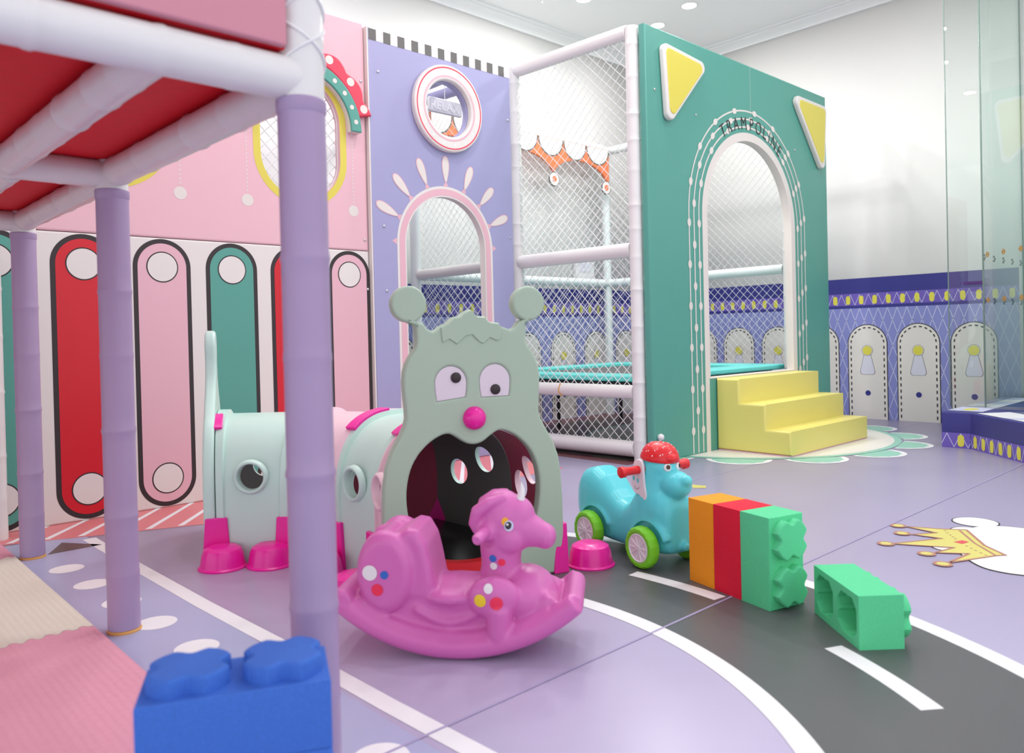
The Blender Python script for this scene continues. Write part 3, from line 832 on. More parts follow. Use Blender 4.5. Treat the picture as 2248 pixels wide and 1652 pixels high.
def rtri(pts, r, n=8):
    """triangle with rounded corners"""
    out = []
    P = [V(p) for p in pts]
    for i in range(3):
        p = P[i]; a = (P[i-1]-p).normalized(); b = (P[(i+1) % 3]-p).normalized()
        half = a.angle(b)/2; dd = r/math.tan(half)
        c = p + (a+b).normalized()*(r/sin(half))
        s = p + a*dd - c; t = p + b*dd - c
        a0 = atan2(s.y, s.x); a1 = atan2(t.y, t.x)
        while a1 < a0: a1 += 2*pi
        if a1 - a0 > pi: a1 -= 2*pi
        out += [tuple(c + V((cos(a0+(a1-a0)*j/n), sin(a0+(a1-a0)*j/n)))*r) for j in range(n+1)]
    return out
for tri, lab in (([(4.965, 3.215), (5.015, 2.56), (5.60, 3.165)], 'yellow triangle cushion at the left corner'), ([(7.01, 3.21), (7.63, 2.50), (7.70, 3.205)], 'yellow triangle cushion at the right corner')):
    L = rtri(tri, 0.055); cxm = sum(p[0] for p in tri)/3; czm = sum(p[1] for p in tri)/3
    Li = rtri([(cxm+(x-cxm)*0.86, czm+(z-czm)*0.86) for x, z in tri], 0.045)
    mb = MB(); mb.add_mesh(slab([L], 0.05, 0.014, 3), 'vinyl_cream', WT @ Matrix.Translation((0, 0, 0.05)))
    mb.add_mesh(slab([Li], 0.03, 0.008, 2), 'vinyl_yellow', WT @ Matrix.Translation((0, 0, 0.055)))
    b = mb.build('triangle_cushion', tp); b['label'] = lab
for u, v in ((4.91, 2.845), (5.456, 2.746), (7.104, 2.699), (7.71, 2.708)): rivet(tp, WT, u, v)
mb = MB(); mb.ball((0, 0, 0.02), 0.027, 'vinyl_white', WT @ Matrix.Translation((4.868, 0.195, 0))); b = mb.build('stopper', tp); b['label'] = 'round white knob low on the left edge'

# ================================================================ TRAMPOLINE
tr = thing('trampoline', (6.0, 4.8, 0), 'low trampoline with turquoise edge pads inside the netted cage', 'trampoline')
ta, tb_, tc_, td = 4.88, 7.16, 3.78, 5.86; pz_ = 0.655; pw_ = 0.27
mb = MB(); mb.box((ta+0.2, tc_+0.2, 0.615), (tb_-0.2, td-0.2, 0.622), 'tramp_bed'); mb.build('bed', tr)
def padq(x0, y0, x1, y1):
    mb = MB(); mb.box((x0, y0, pz_-0.05), (x1, y1, pz_), 'vinyl_turquoise'); return mb.build('edge_pad', tr, bevel=(0.016, 3))
padq(ta, tc_+pw_+0.003, ta+pw_, td); padq(tb_-pw_, tc_+pw_+0.003, tb_, td); padq(ta, tc_, tb_, tc_+pw_); padq(ta+pw_+0.003, td-pw_, tb_-pw_-0.003, td)
mb = MB()
loop = [(ta+.1, tc_+.1, 0.585), (tb_-.1, tc_+.1, 0.585), (tb_-.1, td-.1, 0.585), (ta+.1, td-.1, 0.585), (ta+.1, tc_+.1, 0.585)]
for p, q in zip(loop, loop[1:]): mb.tube([p, q], 0.02, 'dark_steel', 12)
mb.build('frame', tr)
for x, y in ((ta+.1, tc_+.1), (tb_-.1, tc_+.1), (tb_-.1, td-.1), (ta+.1, td-.1), (6.02, td-.1), (6.02, tc_+.1)):
    mb = MB(); mb.tube([(x, y, 0.0), (x, y, 0.58)], 0.02, 'dark_steel', 12); mb.build('leg', tr)

# ================================================================ YELLOW STEPS
st = thing('soft_steps', (6.37, 3.28, 0), 'yellow three-step foam block leading up to the archway', 'steps')
prof = [(2.955, 0.014), (2.955, 0.2), (3.165, 0.2), (3.165, 0.4), (3.395, 0.4), (3.395, 0.597), (3.607, 0.597), (3.607, 0.014)]
F = frame((5.668, 0, 0), (0, -1, 0), (0, 0, 1))   # profile plane, facing -X
me = slab([[(-y, z) for y, z in prof][::-1]], 1.40, 0.018, 3)
mb = MB(); mb.add_mesh(me, 'step_yellow', F); mb.build('foam_body', st)
mb = MB(); mb.box((5.675, 2.962, 0.0), (7.062, 3.60, 0.0125), 'capsule_pink'); b = mb.build('base_sheet', st); b['label'] = 'pink base sheet'

# ================================================================ PLAY PLATFORM at the left
pf = thing('play_platform', (0.5, 2.9, 0), 'raised play platform on purple posts with red deck and white beams', 'platform')
def pp(name, a, b, r, key, step=0.0):
    mb = MB(); padded_pole(mb, a, b, r, key, step); return mb.build(name, pf)
PX = 0.862
posts = [(PX, 1.60), (PX-0.012, 2.935), (PX-0.02, 4.27)]
for i, (x, y) in enumerate(posts):
    b = pp('post', (x, y, 0.012), (x, y, 1.532), 0.0525, 'vinyl_purple', 0.27)
    mb = MB(); mb.lathe([(0.0515, 1.5), (0.055, 1.506), (0.0555, 1.53), (0.052, 1.534)], 'vinyl_purple', Matrix.Translation((x, y, 0)), 28); mb.build('sleeve_hem', b)
    mb = MB(); mb.lathe([(0.056, 0.0), (0.056, 0.006), (0.05, 0.011), (0.0, 0.011)], 'tie_orange' if i else 'dark_steel', Matrix.Translation((x, y, 0)), 20); mb.build('foot_plate', b)
    pp('upper_post', (x, y, 1.53), (x, y, 2.7 if i else 2.9), 0.0515, 'vinyl_white', 0.2 if i == 0 else 0)
# cords laced round the near upper post
mb = MB(); x, y = posts[0]
for ph in (0.0, pi):
    for sg_ in (1, -1):
        pts = []
        for i in range(64):
            t = i/63; a = ph + sg_*t*2*pi*3.2
            pts.append((x + 0.054*cos(a), y + 0.054*sin(a), 1.60 + 0.7*t))
        mb.tube(pts, 0.0035, 'net_white', 6)
mb.build('lacing_cord', pf)
ZB = 1.578
for i, (x, y) in enumerate(posts): pp('beam', (x-0.02, y, ZB + (0.01 if i else 0)), (-1.6, y, ZB + (0.01 if i else 0)), 0.048, 'vinyl_white', 0.2)
for (x, y), (x2, y2) in zip(posts, posts[1:]): pp('beam', (x, y+0.03, ZB+0.005), (x2, y2-0.03, ZB+0.012), 0.048, 'vinyl_white', 0.22)
for y0, y1 in ((posts[0][1]+0.03, posts[1][1]-0.03), (posts[1][1]+0.03, posts[2][1]-0.03)):
    for x in (0.555, 0.22): pp('joist', (x, y0, ZB+0.005), (x-0.02, y1, ZB+0.01), 0.047, 'vinyl_white', 0.22)
mb = MB(); mb.box((-1.6, posts[0][1]-0.02, 1.632), (PX+0.03, posts[2][1]+0.03, 1.68), 'deck_red'); mb.build('deck', pf)
mb = MB(); mb.box((-1.6, posts[0][1]-0.045, 1.632), (PX-0.052, posts[0][1]-0.021, 2.9), 'vinyl_rose'); mb.build('fascia_panel', pf, bevel=(0.006, 2))
# white post against the wall, glimpsed at the far left
wp = thing('wall_post', (0.80, 4.80, 0), 'white padded post standing against the wall at the far left edge', 'post')
mb = MB(); padded_pole(mb, (0.79, 4.80, 0), (0.79, 4.80, 1.53), 0.05, 'vinyl_white', 0.3); mb.build('sleeve', wp)

# ---- interlocking mats under the platform
def jag(p, q, n, h):
    pts = []
    for i in range(n):
        t0 = i/n
        for f, s in ((0.0, 0), (0.25, 1), (0.5, 1), (0.75, 0)):
            t = t0 + f/n
            pts.append((p[0]+(q[0]-p[0])*t, p[1]+(q[1]-p[1])*t + (h if s else 0)))
    return pts
def foam_mat(y0, y1, key, label):
    t = thing('foam_mat', (0.1, (y0+y1)/2, 0), label, 'mat', 'interlocking floor mats')
    L = [(0.772, y0), (0.772, y1)] + jag((0.76, y1), (-0.50, y1), 24, 0.022) + [(-0.5, y1), (-0.5, y0)] + jag((0.76, y0), (-0.50, y0), 24, 0.022)[::-1]
    mb = MB(); mb.add_mesh(slab([L], 0.016, 0.0, 1), key, Matrix.Translation((0, 0, 0.0175))); mb.build('foam_sheet', t)
foam_mat(1.755, 3.01, 'mat_pink', 'pink ribbed foam floor mat beside the blue block')
foam_mat(3.014, 4.272, 'mat_beige', 'beige ribbed foam floor mat behind the pink one')
foam_mat(4.276, 4.86, 'mat_pink', 'pink foam floor mat at the far end against the padded wall')
# ================================================================ CATERPILLAR TUNNEL
FA = radians(-20); fu = V((cos(FA), sin(FA), 0))
FC = V((2.010, 2.390, 0))
ct = thing('crawl_tunnel', (1.95, 2.95, 0), 'mint and pink caterpillar crawl tunnel with a wide-mouthed face', 'play tunnel')
FF = frame(FC, fu, (0, 0, 1))
hair = [(-.131, 1.04), (-.101, 1.052), (-.077, 1.075), (-.05, 1.078), (-.034, 1.092), (-.004, 1.106), (.012, 1.091), (.022, 1.079), (.057, 1.076), (.069, 1.06), (.081, 1.054), (.117, 1.05), (.128, 1.035)]
def half(sg):
    bc = (0.252 if sg > 0 else 0.258, 1.128); br = 0.071
    P = [(0.355, 0.004), (0.372, 0.012), (0.388, 0.17), (0.387, 0.32), (0.382, 0.42), (0.371, 0.495), (0.347, 0.56), (0.314, 0.615), (0.293, 0.655), (0.285, 0.685), (0.287, 0.725), (0.292, 0.775), (0.294, 0.825), (0.290, 0.865), (0.279, 0.90), (0.260, 0.932), (0.240, 0.956), (0.234, 0.975), (0.234, 1.005), (0.237, 1.035), (0.243, 1.053)]
    a0 = atan2(1.057-bc[1], 0.247-bc[0]); 
    P += [(bc[0]+br*cos(a), bc[1]+br*sin(a)) for a in [radians(-80+ (330)*i/28) for i in range(29)] if True]
    # ball runs from its underside outward, over the top and round to the inner side
    P += [(0.205, 1.052), (0.190, 1.030), (0.168, 1.020), (0.150, 1.028)]
    return [(sg*x, z) for x, z in P]
def nar(P): return [(x*(0.966 if z < 1.06 else 0.985), z) for x, z in P]
out = half(1) + hair[::-1] + nar(half(-1))[::-1]
def smooth_loop(P, it=1):
    for _ in range(it):
        Q = []
        for i, p in enumerate(P):
            q = P[(i+1) % len(P)]
            Q += [(p[0]*.75+q[0]*.25, p[1]*.75+q[1]*.25), (p[0]*.25+q[0]*.75, p[1]*.25+q[1]*.75)]
        P = Q
    return P
mouth_h = [(0.0, 0.052), (0.10, 0.065), (0.18, 0.10), (0.235, 0.17), (0.27, 0.26), (0.286, 0.37), (0.275, 0.46), (0.245, 0.53), (0.19, 0.585), (0.14, 0.612), (0.105, 0.618), (0.07, 0.598), (0.035, 0.572)]
mouth = mouth_h + [(0.0, 0.565)] + [(-x, z) for x, z in mouth_h[:0:-1]]
mouth = smooth_loop(mouth, 2)
def eyeshape(cx, cz, tilt=0):
    w, h = 0.066, 0.066
    P = [(cx + w*cos(a), cz + h*sin(a)*1.02) for a in [pi*i/24 for i in range(25)]]
    P += [(cx - w*0.98, cz-0.03), (cx - w*0.9, cz-0.064-tilt), (cx + w*0.9, cz-0.064+tilt), (cx + w*0.98, cz-0.03)]
    return P
eyes = [eyeshape(-0.093, 0.815, 0.006), eyeshape(0.094, 0.817, 0.0)]
mb = MB()
mb.add_mesh(slab([out, mouth[::-1]] + [e_[::-1] for e_ in eyes], 0.055, 0.010, 3), 'plastic_face', FF)
mb.build('face_panel', ct)
# fringe of hair, a slightly raised plate
hz = [(-.131, 1.035), (-.125, .975), (-.097, .99), (-.065, .968), (-.028, 1.0), (.0, 1.005), (.03, .975), (.047, .968), (.075, .992), (.105, .978), (.122, .985), (.128, 1.03)]
L = [(x*0.985, z-0.004) for x, z in hair[::-1]] + hz
mb = MB(); mb.add_mesh(slab([L], 0.008, 0.003, 2), 'plastic_face', FF @ Matrix.Translation((0, 0, 0.006))); b = mb.build('fringe', ct)
for e_, pp_, lab in ((eyes[0], (-0.072, 0.836), 'left'), (eyes[1], (0.095, 0.782), 'right')):
    mb = MB(); mb.add_mesh(slab([e_], 0.02, 0.004, 2), 'eye_white', FF @ Matrix.Translation((0, 0, -0.004))); ey = mb.build('eye', ct)
    mb = MB(); mb.lathe([(0.021, -0.006), (0.021, 0.003), (0.015, 0.007), (0, 0.008)], 'ink_black', FF @ Matrix.Translation((pp_[0], pp_[1], -0.002)), 24); mb.build('pupil', ey)
mb = MB(); mb.lathe([(0.047, -0.004), (0.047, 0.006), (0.043, 0.022), (0.03, 0.036), (0.015, 0.042), (0, 0.043)], 'plastic_magenta', FF @ Matrix.Translation((0, 0.672, 0)), 36); mb.build('nose', ct)
# red sill in the lower mouth and black floor behind it
low = [p for p in mouth if p[1] < 0.165]
low = sorted([p for p in low if p[0] <= 0], key=lambda p: -p[1]) + sorted([p for p in low if p[0] > 0], key=lambda p: p[1])
top = [(0.24*(1-2*i/16), 0.150 - 0.055*(1-((1-2*i/16))**2)) for i in range(17)]
mb = MB(); mb.add_mesh(slab([[p for p in low if p[1] < 0.15] + [p for p in top if abs(p[0]) < 0.215]], 0.05, 0.0, 1), 'plastic_red', FF @ Matrix.Translation((0, 0, -0.006))); b = mb.build('mouth_sill', ct); b['label'] = 'red lower lip'
# ---- body: centre line offset from the near side
near = [V((1.678, 2.527, 0)), V((1.753, 2.733, 0)), V((1.748, 3.034, 0)), V((1.648, 3.281, 0)), V((1.414, 3.507, 0))]
W = 0.355
dirs = [(b-a).normalized() for a, b in zip(near, near[1:])]
rights = []
for i in range(5):
    if i == 0: r = fu.copy()
    else:
        t = dirs[i-1] if i == 4 else (dirs[i-1]+dirs[i]).normalized()
        r = V((t.y, -t.x, 0))
    rights.append(r)
rights[4] = V((cos(radians(64)), sin(radians(64)), 0))
centres = [p + r*W for p, r in zip(near, rights)]
def arc_pts(w, h, n=40, z0=0.0):
    pts = [(-w, z0)]
    zs = 0.27
    pts.append((-w, zs*0.5))
    for i in range(n+1):
        t = pi - pi*i/n
        c, s_ = cos(t), sin(t); ex = 2/2.5
        pts.append((w*math.copysign(abs(c)**ex, c), zs + (h-zs)*abs(s_)**ex))
    pts.append((w, zs*0.5)); pts.append((w, z0))
    return pts
def loft_shell(frames, w, h, th, key_o, key_i, z0=0.0):
    """closed arched shell through (centre, right) frames"""
    po = arc_pts(w, h, 40, z0); pi_ = arc_pts(w-th, h-th, 40, z0)
    mb = MB(); n = len(po); k = len(frames)
    vo = []; vi = []
    for c, r, g in frames:
        vo += [c + r*(x*(1+g)) + V((0, 0, z*(1+g*0.9))) for x, z in po]
        vi += [c + r*x + V((0, 0, z)) for x, z in pi_]
    fo = []; fi = []
    for j in range(k-1):
        for i in range(n-1):
            fo.append((j*n+i, j*n+i+1, (j+1)*n+i+1, (j+1)*n+i))
            fi.append((j*n+i, (j+1)*n+i, (j+1)*n+i+1, j*n+i+1))
    base = len(vo)
    mb.v = vo + vi
    mo, mi_ = mb.mi(key_o), mb.mi(key_i)
    mb.f = [list(f) for f in fo]; mb.m = [mo]*len(fo)
    mb.f += [[q+base for q in f] for f in fi]; mb.m += [mi_]*len(fi)
    for i in range(n-1):
        mb.f.append([i, base+i, base+i+1, i+1]); mb.m.append(mo)
        a = (k-1)*n; mb.f.append([a+i, a+i+1, base+a+i+1, base+a+i]); mb.m.append(mo)
    for j in range(k-1):
        for i, fl in ((0, 0), (n-1, 1)):
            q = [j*n+i, (j+1)*n+i, base+(j+1)*n+i, base+j*n+i]
            mb.f.append(q if fl else q[::-1]); mb.m.append(mo)
    return mb
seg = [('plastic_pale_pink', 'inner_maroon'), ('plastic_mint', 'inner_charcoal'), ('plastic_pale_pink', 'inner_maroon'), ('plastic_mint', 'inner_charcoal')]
HZ = 0.387
for i, (ko, ki) in enumerate(seg):
    c0, c1, r0, r1 = centres[i], centres[i+1], rights[i], rights[i+1]
    if i == 0: c0 = c0 + V((-r0.y, r0.x, 0))*0.03
    fr = []
    for t, g in ((0.0, 0.035), (0.10, 0.035), (0.12, 0.0), (0.5, 0.0), (0.88, 0.0), (0.90, 0.035), (1.0, 0.035)):
        r = (r0*(1-t) + r1*t).normalized()
        fr.append((c0*(1-t) + c1*t, r, g))
    g0 = loft_shell(fr, W-0.012, 0.642 if i else 0.648, 0.022, ko, ki)
    me = g0.mesh('shell', 40)
    bm = bmesh.new(); bm.from_mesh(me); bmesh.ops.recalc_face_normals(bm, faces=bm.faces); bm.to_mesh(me); bm.free()
    o = bpy.data.objects.new('shell', me); C.objects.link(o)
    rm = ((r0+r1)/2).normalized(); cm = (c0+c1)/2
    near_d = ((c1-r1*W)-(c0-r0*W)); far_d = ((c1+r1*W)-(c0+r0*W))
    rad = min(0.058, near_d.length*0.32)
    cut = MB()
    for tt in ((0.5,),):
        cut.tube([cm - rm*0.6 + V((0, 0, HZ)), cm + rm*0.2 + V((0, 0, HZ))], rad, ko, 32)
    for s_ in (-0.19, 0.19):
        f2 = V((-rm.y, rm.x, 0))
        cut.tube([cm + f2*far_d.length*s_*0.9 + V((0, 0, HZ + (-0.05 if s_ > 0 else 0.03))), cm + f2*far_d.length*s_ + rm*0.6 + V((0, 0, HZ + (-0.05 if s_ > 0 else 0.03)))], 0.062, ko, 32)
    cme = cut.mesh('cut', None)
    bm = bmesh.new(); bm.from_mesh(cme); bmesh.ops.recalc_face_normals(bm, faces=bm.faces); bm.to_mesh(cme); bm.free()
    co = bpy.data.objects.new('cut', cme); C.objects.link(co)
    md = o.modifiers.new('b', 'BOOLEAN'); md.operation = 'DIFFERENCE'; md.object = co; md.solver = 'EXACT'
    res = from_object(o); drop(o); drop(co)
    res.polygons.foreach_set('use_smooth', [True]*len(res.polygons)); res.set_sharp_from_angle(angle=radians(30))
    s_o = link_mesh(res, 'segment', ct); s_o.name = 'body_segment'
    s_o['label'] = ('pale pink arched segment' if i % 2 == 0 else 'mint arched segment') + (' behind the face', ' beside the face', ' in the middle', ' at the tail end')[i]
    # raised rim round the porthole on the near side
    Fn = frame(cm - rm*(W-0.012) + V((0, 0, HZ)), V((-rm.y, rm.x, 0))*-1, (0, 0, 1))
    mb = MB()
    ring = [(rad*1.0, -0.012), (rad*1.0, 0.012), (rad*1.08, 0.020), (rad*1.2, 0.020), (rad*1.32, 0.012), (rad*1.36, -0.004)]
    mb.lathe(ring, ko, Fn, 36); mb.build('porthole_rim', s_o, fix=False)
# tail panel with upright tail tip
rt = rights[4]; FT = frame(centres[4] + V((-rt.y, rt.x, 0))*0.004, rt, (0, 0, 1))
tl = [(x, z) for x, z in arc_pts(W+0.005, 0.70, 40, 0.004)]
L = []
for x, z in tl:
    L.append((x, z))
# blend a tapering tail out of the crown of the arch
L2 = [p for p in L if p[0] < -0.20] + [(-0.17, 0.70), (-0.11, 0.76), (-0.065, 0.83), (-0.05, 0.89), (-0.056, 0.93), (-0.066, 0.97), (-0.062, 1.01), (-0.035, 1.045), (0.0, 1.055), (0.035, 1.045), (0.062, 1.01), (0.066, 0.97), (0.056, 0.93), (0.05, 0.89), (0.065, 0.83), (0.11, 0.76), (0.17, 0.70)] + [p for p in L if p[0] > 0.20]
hole = arc_pts(0.25, 0.52, 30, 0.08)
mb = MB(); mb.add_mesh(slab([L2[::-1], hole], 0.05, 0.014, 3), 'plastic_mint', FT); b = mb.build('tail_panel', ct); b['label'] = 'mint tail panel with an upright rounded tip'
# inner floor
mb = MB()
pl = [centres[0] - rights[0]*0.30, centres[1] - rights[1]*0.30, centres[2] - rights[2]*0.30, centres[2] + rights[2]*0.30, centres[1] + rights[1]*0.30, centres[0] + rights[0]*0.30]
mb.add_mesh(slab([[(p.x, p.y) for p in pl]], 0.05, 0.008, 2), 'plastic_black', Matrix.Translation((0, 0, 0.085))); b = mb.build('inner_floor', ct); b['label'] = 'glossy black tunnel floor'
# magenta joints: straps over the top, leg blocks and domed feet
def strap(i, t0, t1):
    po = arc_pts(W+0.006, 0.660, 60)
    k0, k1 = int(len(po)*t0), int(len(po)*t1)
    c, r = centres[i], rights[i]; f = V((-r.y, r.x, 0)); mb = MB(); vs = []; fs = []
    sl = po[k0:k1+1]
    for dx in (-0.03, 0.03):
        for g in (0.0, 0.016):
            vs += [c + f*dx + r*(x*(1+g/0.36)) + V((0, 0, z + g*0.9)) for x, z in sl]
    m = len(sl)
    for j in range(m-1):
        fs += [(j+m, j+1+m, j+1+3*m, j+3*m), (j, j+2*m, j+1+2*m, j+1), (j, j+1, j+1+m, j+m), (j+2*m, j+3*m, j+1+3*m, j+1+2*m)]
    fs += [(0, m, 3*m, 2*m), (m-1, 3*m-1, 4*m-1, 2*m-1)]
    mb.add(vs, fs, 'plastic_magenta'); mb.build('strap', ct, fix=True, bevel=(0.004, 2))
strap(4, 0.30, 0.40); strap(2, 0.30, 0.48); strap(1, 0.30, 0.48); strap(3, 0.30, 0.46)
def leg_block(p, r, out_):
    f = V((-r.y, r.x, 0)); F = frame(p, f, (0, 0, 1))
    mb = MB()
    vs = [(-.062, 0, -.02), (.062, 0, -.02), (.062, 0, .05*out_), (-.062, 0, .05*out_), (-.047, .205, -.02), (.047, .205, -.02), (.047, .205, .032*out_), (-.047, .205, .032*out_)]
    mb.add(vs, [(0, 1, 2, 3), (4, 7, 6, 5), (0, 4, 5, 1), (1, 5, 6, 2), (2, 6, 7, 3), (3, 7, 4, 0)], 'plastic_magenta', F)
    mb.build('leg_block', ct, bevel=(0.005, 2), fix=True)
def foot_dome(x, y):
    mb = MB(); mb.lathe([(0, 0.001), (0.104, 0.0), (0.105, 0.006), (0.097, 0.012), (0.093, 0.03), (0.088, 0.062), (0.079, 0.083), (0.060, 0.094), (0.03, 0.098), (0, 0.098)], 'plastic_magenta', Matrix.Translation((x, y, 0)), 40); mb.build('foot', ct)
for i in (1, 2, 3, 4): leg_block(near[i], rights[i], -1 if False else 1)
for i in (2, 3, 4): leg_block(centres[i] + rights[i]*W, -rights[i], 1)
leg_block(FC + fu*0.385 + V((0.02, 0.05, 0)), -fu, 1)
foot_dome(1.405, 3.425); foot_dome(1.570, 3.300); foot_dome(1.600, 2.640); foot_dome(1.640, 2.985); foot_dome(2.535, 2.255)

# ================================================================ ROCKING TOY
HA = radians(-50); hf = V((cos(HA), sin(HA), 0)); hl = V((-sin(HA), cos(HA), 0))
HO = V((1.507, 1.887, 0)) + hl*0.135
HM = frame(HO, hf, hl) @ Matrix.Diagonal((0.955, 1, 1, 1))
rk = thing('rocking_toy', (HO.x, HO.y, 0), 'pink plastic rocking animal with coloured dot stickers', 'rocking toy')
RR = 0.60   # rocker radius
mb = MB()
for s_ in (-1, 1):
    pts = []; rs = []
    for i in range(25):
        x = -0.40 + 0.778*i/24
        xx = x + 0.015
        z = RR + 0.0 - sqrt(max(RR*RR - xx*xx, 0))
        pts.append((x, s_*0.125, z + 0.034)); rs.append(0.034)
    mb.tube(pts, rs, 'horse_pink', 16)
# cross tubes at the rocker ends
mb.tube([(0.368, -0.125, 0.170), (0.368, 0.125, 0.170)], 0.034, 'horse_pink', 20)
mb.tube([(0.29, -0.115, 0.155), (0.29, 0.115, 0.155)], 0.035, 'horse_pink', 20)
mb.tube([(-0.392, -0.155, 0.180), (-0.392, 0.155, 0.180)], 0.036, 'horse_pink', 20)
def side_slab(prof, y, bevel=0.03):
    """profile in x,z pulled out sideways by +-y"""
    me_ = slab([prof], 2*y, bevel, 3)
    mb.add_mesh(me_, 'horse_pink', frame((0, -y, 0), (1, 0, 0), (0, 0, 1)))
# web between the rockers, with a hollowed flank
xs_ = [-0.36 + 0.66*i/20 for i in range(21)]
side_slab([(x, RR - sqrt(RR*RR-(x+.015)**2) + 0.022) for x in xs_] + [(0.29, 0.20), (0.2, 0.20), (-0.2, 0.20), (-0.34, 0.22)], 0.104, 0.01)
for s_ in (-1, 1):   # ledge along each runner
    mb.tube([(x, s_*0.112, RR - sqrt(RR*RR-(x+.015)**2) + 0.052) for x in xs_], 0.03, 'horse_pink', 14)
    pts = [(-0.155 + 0.23*i/12, s_*0.102, 0.150 - 0.045*sin(pi*i/12)) for i in range(13)]
    mb.tube(pts, 0.016, 'horse_pink', 10)
# trunk, chest and saddle
mb.ball((0.0, 0, 0.165), 0.1, 'horse_pink', sc=(2.3, 1.16, 0.62))
mb.ball((0.205, 0, 0.165), 0.1, 'horse_pink', sc=(1.08, 1.22, 0.92), n=32, m=20)
mb.ball((-0.035, 0, 0.180), 0.1, 'horse_pink', sc=(1.35, 1.36, 0.40))
for s_ in (-1, 1):
    R3 = Matrix.Rotation(pi/2, 3, 'X')
    mb.lathe([(0, -0.045), (0.088, -0.042), (0.110, -0.026), (0.117, 0), (0.110, 0.026), (0.088, 0.042), (0, 0.045)], 'horse_pink', Matrix.Translation((-0.250, s_*0.098, 0.262)) @ R3.to_4x4() @ Matrix.Diagonal((0.84, 1.14, 1, 1)), 36)
    mb.ball((0.112, s_*0.115, 0.190), 0.1, 'horse_pink', sc=(0.86, 0.42, 0.66), n=28, m=16)
    mb.tube([(0.13, s_*0.120, 0.16), (0.125, s_*0.120, 0.07)], [0.045, 0.040], 'horse_pink', 14)
# back rest: a thick padded block leaning back from the seat
side_slab([(-0.285, 0.345), (-0.245, 0.362), (-0.175, 0.398), (-0.140, 0.392), (-0.112, 0.345), (-0.098, 0.285), (-0.085, 0.215), (-0.1, 0.17), (-0.28, 0.17)], 0.112, 0.026)
mb.tube([(-0.262, -0.06, 0.352), (-0.262, 0.075, 0.352)], 0.030, 'horse_pink', 18)
mb.ball((-0.30, 0.06, 0.33), 0.042, 'horse_pink')
n_body = len(mb.v)
# neck and head
mb.tube([(0.112, 0, 0.16), (0.105, 0, 0.225), (0.102, 0, 0.27), (0.102, 0, 0.33)], [0.085, 0.070, 0.067, 0.072], 'horse_pink', 28)
mb.ball((0.105, 0, 0.405), 0.1, 'horse_pink', sc=(0.92, 0.74, 0.98), n=32, m=20)
mb.ball((0.155, 0, 0.415), 0.1, 'horse_pink', sc=(0.66, 0.62, 0.68), n=28, m=16)
mb.ball((0.150, 0, 0.362), 0.1, 'horse_pink', sc=(0.72, 0.64, 0.58), n=28, m=16)
mb.tube([(0.15, 0, 0.388), (0.20, 0, 0.370), (0.250, 0, 0.354)], [0.070, 0.055, 0.040], 'horse_pink', 24)
mb.ball((0.252, 0, 0.352), 0.042, 'horse_pink', sc=(0.95, 1.1, 1.0), n=24, m=14)
for s_ in (-1, 1):
    mb.ball((0.130, s_*0.050, 0.352), 0.046, 'horse_pink', sc=(1.15, 0.7, 1))
    mb.tube([(0.125, s_*0.040, 0.485), (0.075, s_*0.066, 0.472), (0.034, s_*0.070, 0.445), (0.022, s_*0.064, 0.405), (0.034, s_*0.060, 0.372)], [0.014, 0.020, 0.022, 0.019, 0.012], 'horse_pink', 14)
    mb.tube([(0.066, s_*0.05, 0.380), (0.064, s_*0.088, 0.379)], [0.036, 0.024], 'horse_pink', 18)
for v_ in mb.v[n_body:]:
    v_.x += 0.020 * min(1.0, max(0.0, (v_.z - 0.16)/0.10))
me = fused(mb, 'body', 0.0065, 7); hb = link_mesh(me, 'body', rk, HM)
for s_ in (-1, 1):
    mb = MB(); mb.tube([(0.084, s_*0.075, 0.384), (0.079, s_*0.12, 0.384), (0.072, s_*0.165, 0.382), (0.070, s_*0.178, 0.381)], [0.020, 0.0175, 0.0185, 0.012], 'horse_pink', 18, True, HM); mb.build('handle', rk)
mb = MB(); mb.tube([(0.192, -0.012, 0.470), (0.200, -0.012, 0.503), (0.198, -0.012, 0.526)], [0.016, 0.010, 0.002], 'sticker_white', 16, True, HM)
for v in mb.v: pass
b = mb.build('horn', rk); b['label'] = 'white horn'
# stickers lie on the right-hand flank, thrown onto the surface
from mathutils.bvhtree import BVHTree
def sticker(parent, me, org, d, shape, key, lift=0.0016, name='sticker', up=(0, 0, 1)):
    bv = BVHTree.FromPolygons([v.co for v in me.vertices], [list(p.vertices) for p in me.polygons])
    d = V(d).normalized(); org = V(org)
    u = d.cross(V(up)).normalized()*-1; v = V(up)
    n = len(shape); rings = 5; vs = []; 
    def hit(px_, pz_):
        loc, nor, idx, dist = bv.ray_cast(org + u*px_ + v*pz_, d)
        if loc is None: return None
        return loc + nor*lift
    c = hit(0, 0)
    if c is None: return None
    vs.append(c)
    for k in range(1, rings+1):
        for (x, z) in shape:
            h = hit(x*k/rings, z*k/rings)
            vs.append(h if h is not None else vs[-1])
    fs = [(0, 1+(i+1) % n, 1+i) for i in range(n)]
    for k in range(rings-1):
        a = 1+k*n; b_ = 1+(k+1)*n
        fs += [(a+i, a+(i+1) % n, b_+(i+1) % n, b_+i) for i in range(n)]
    mb = MB(); mb.add(vs, fs, key); o = mb.build(name, parent, sharp=None, fix=True)
    return o
def on_horse(x, z, r, key, lab, s_=-1, lift=0.0016, ry=None, name='sticker'):
    org = HM @ V((x, s_*0.4, z)); d = (HM.to_3x3() @ V((0, -s_, 0)))
    o = sticker(rk, me, org, d, circ(0, 0, r, 20, ry=ry), key, lift, name)
    if o: o['label'] = lab
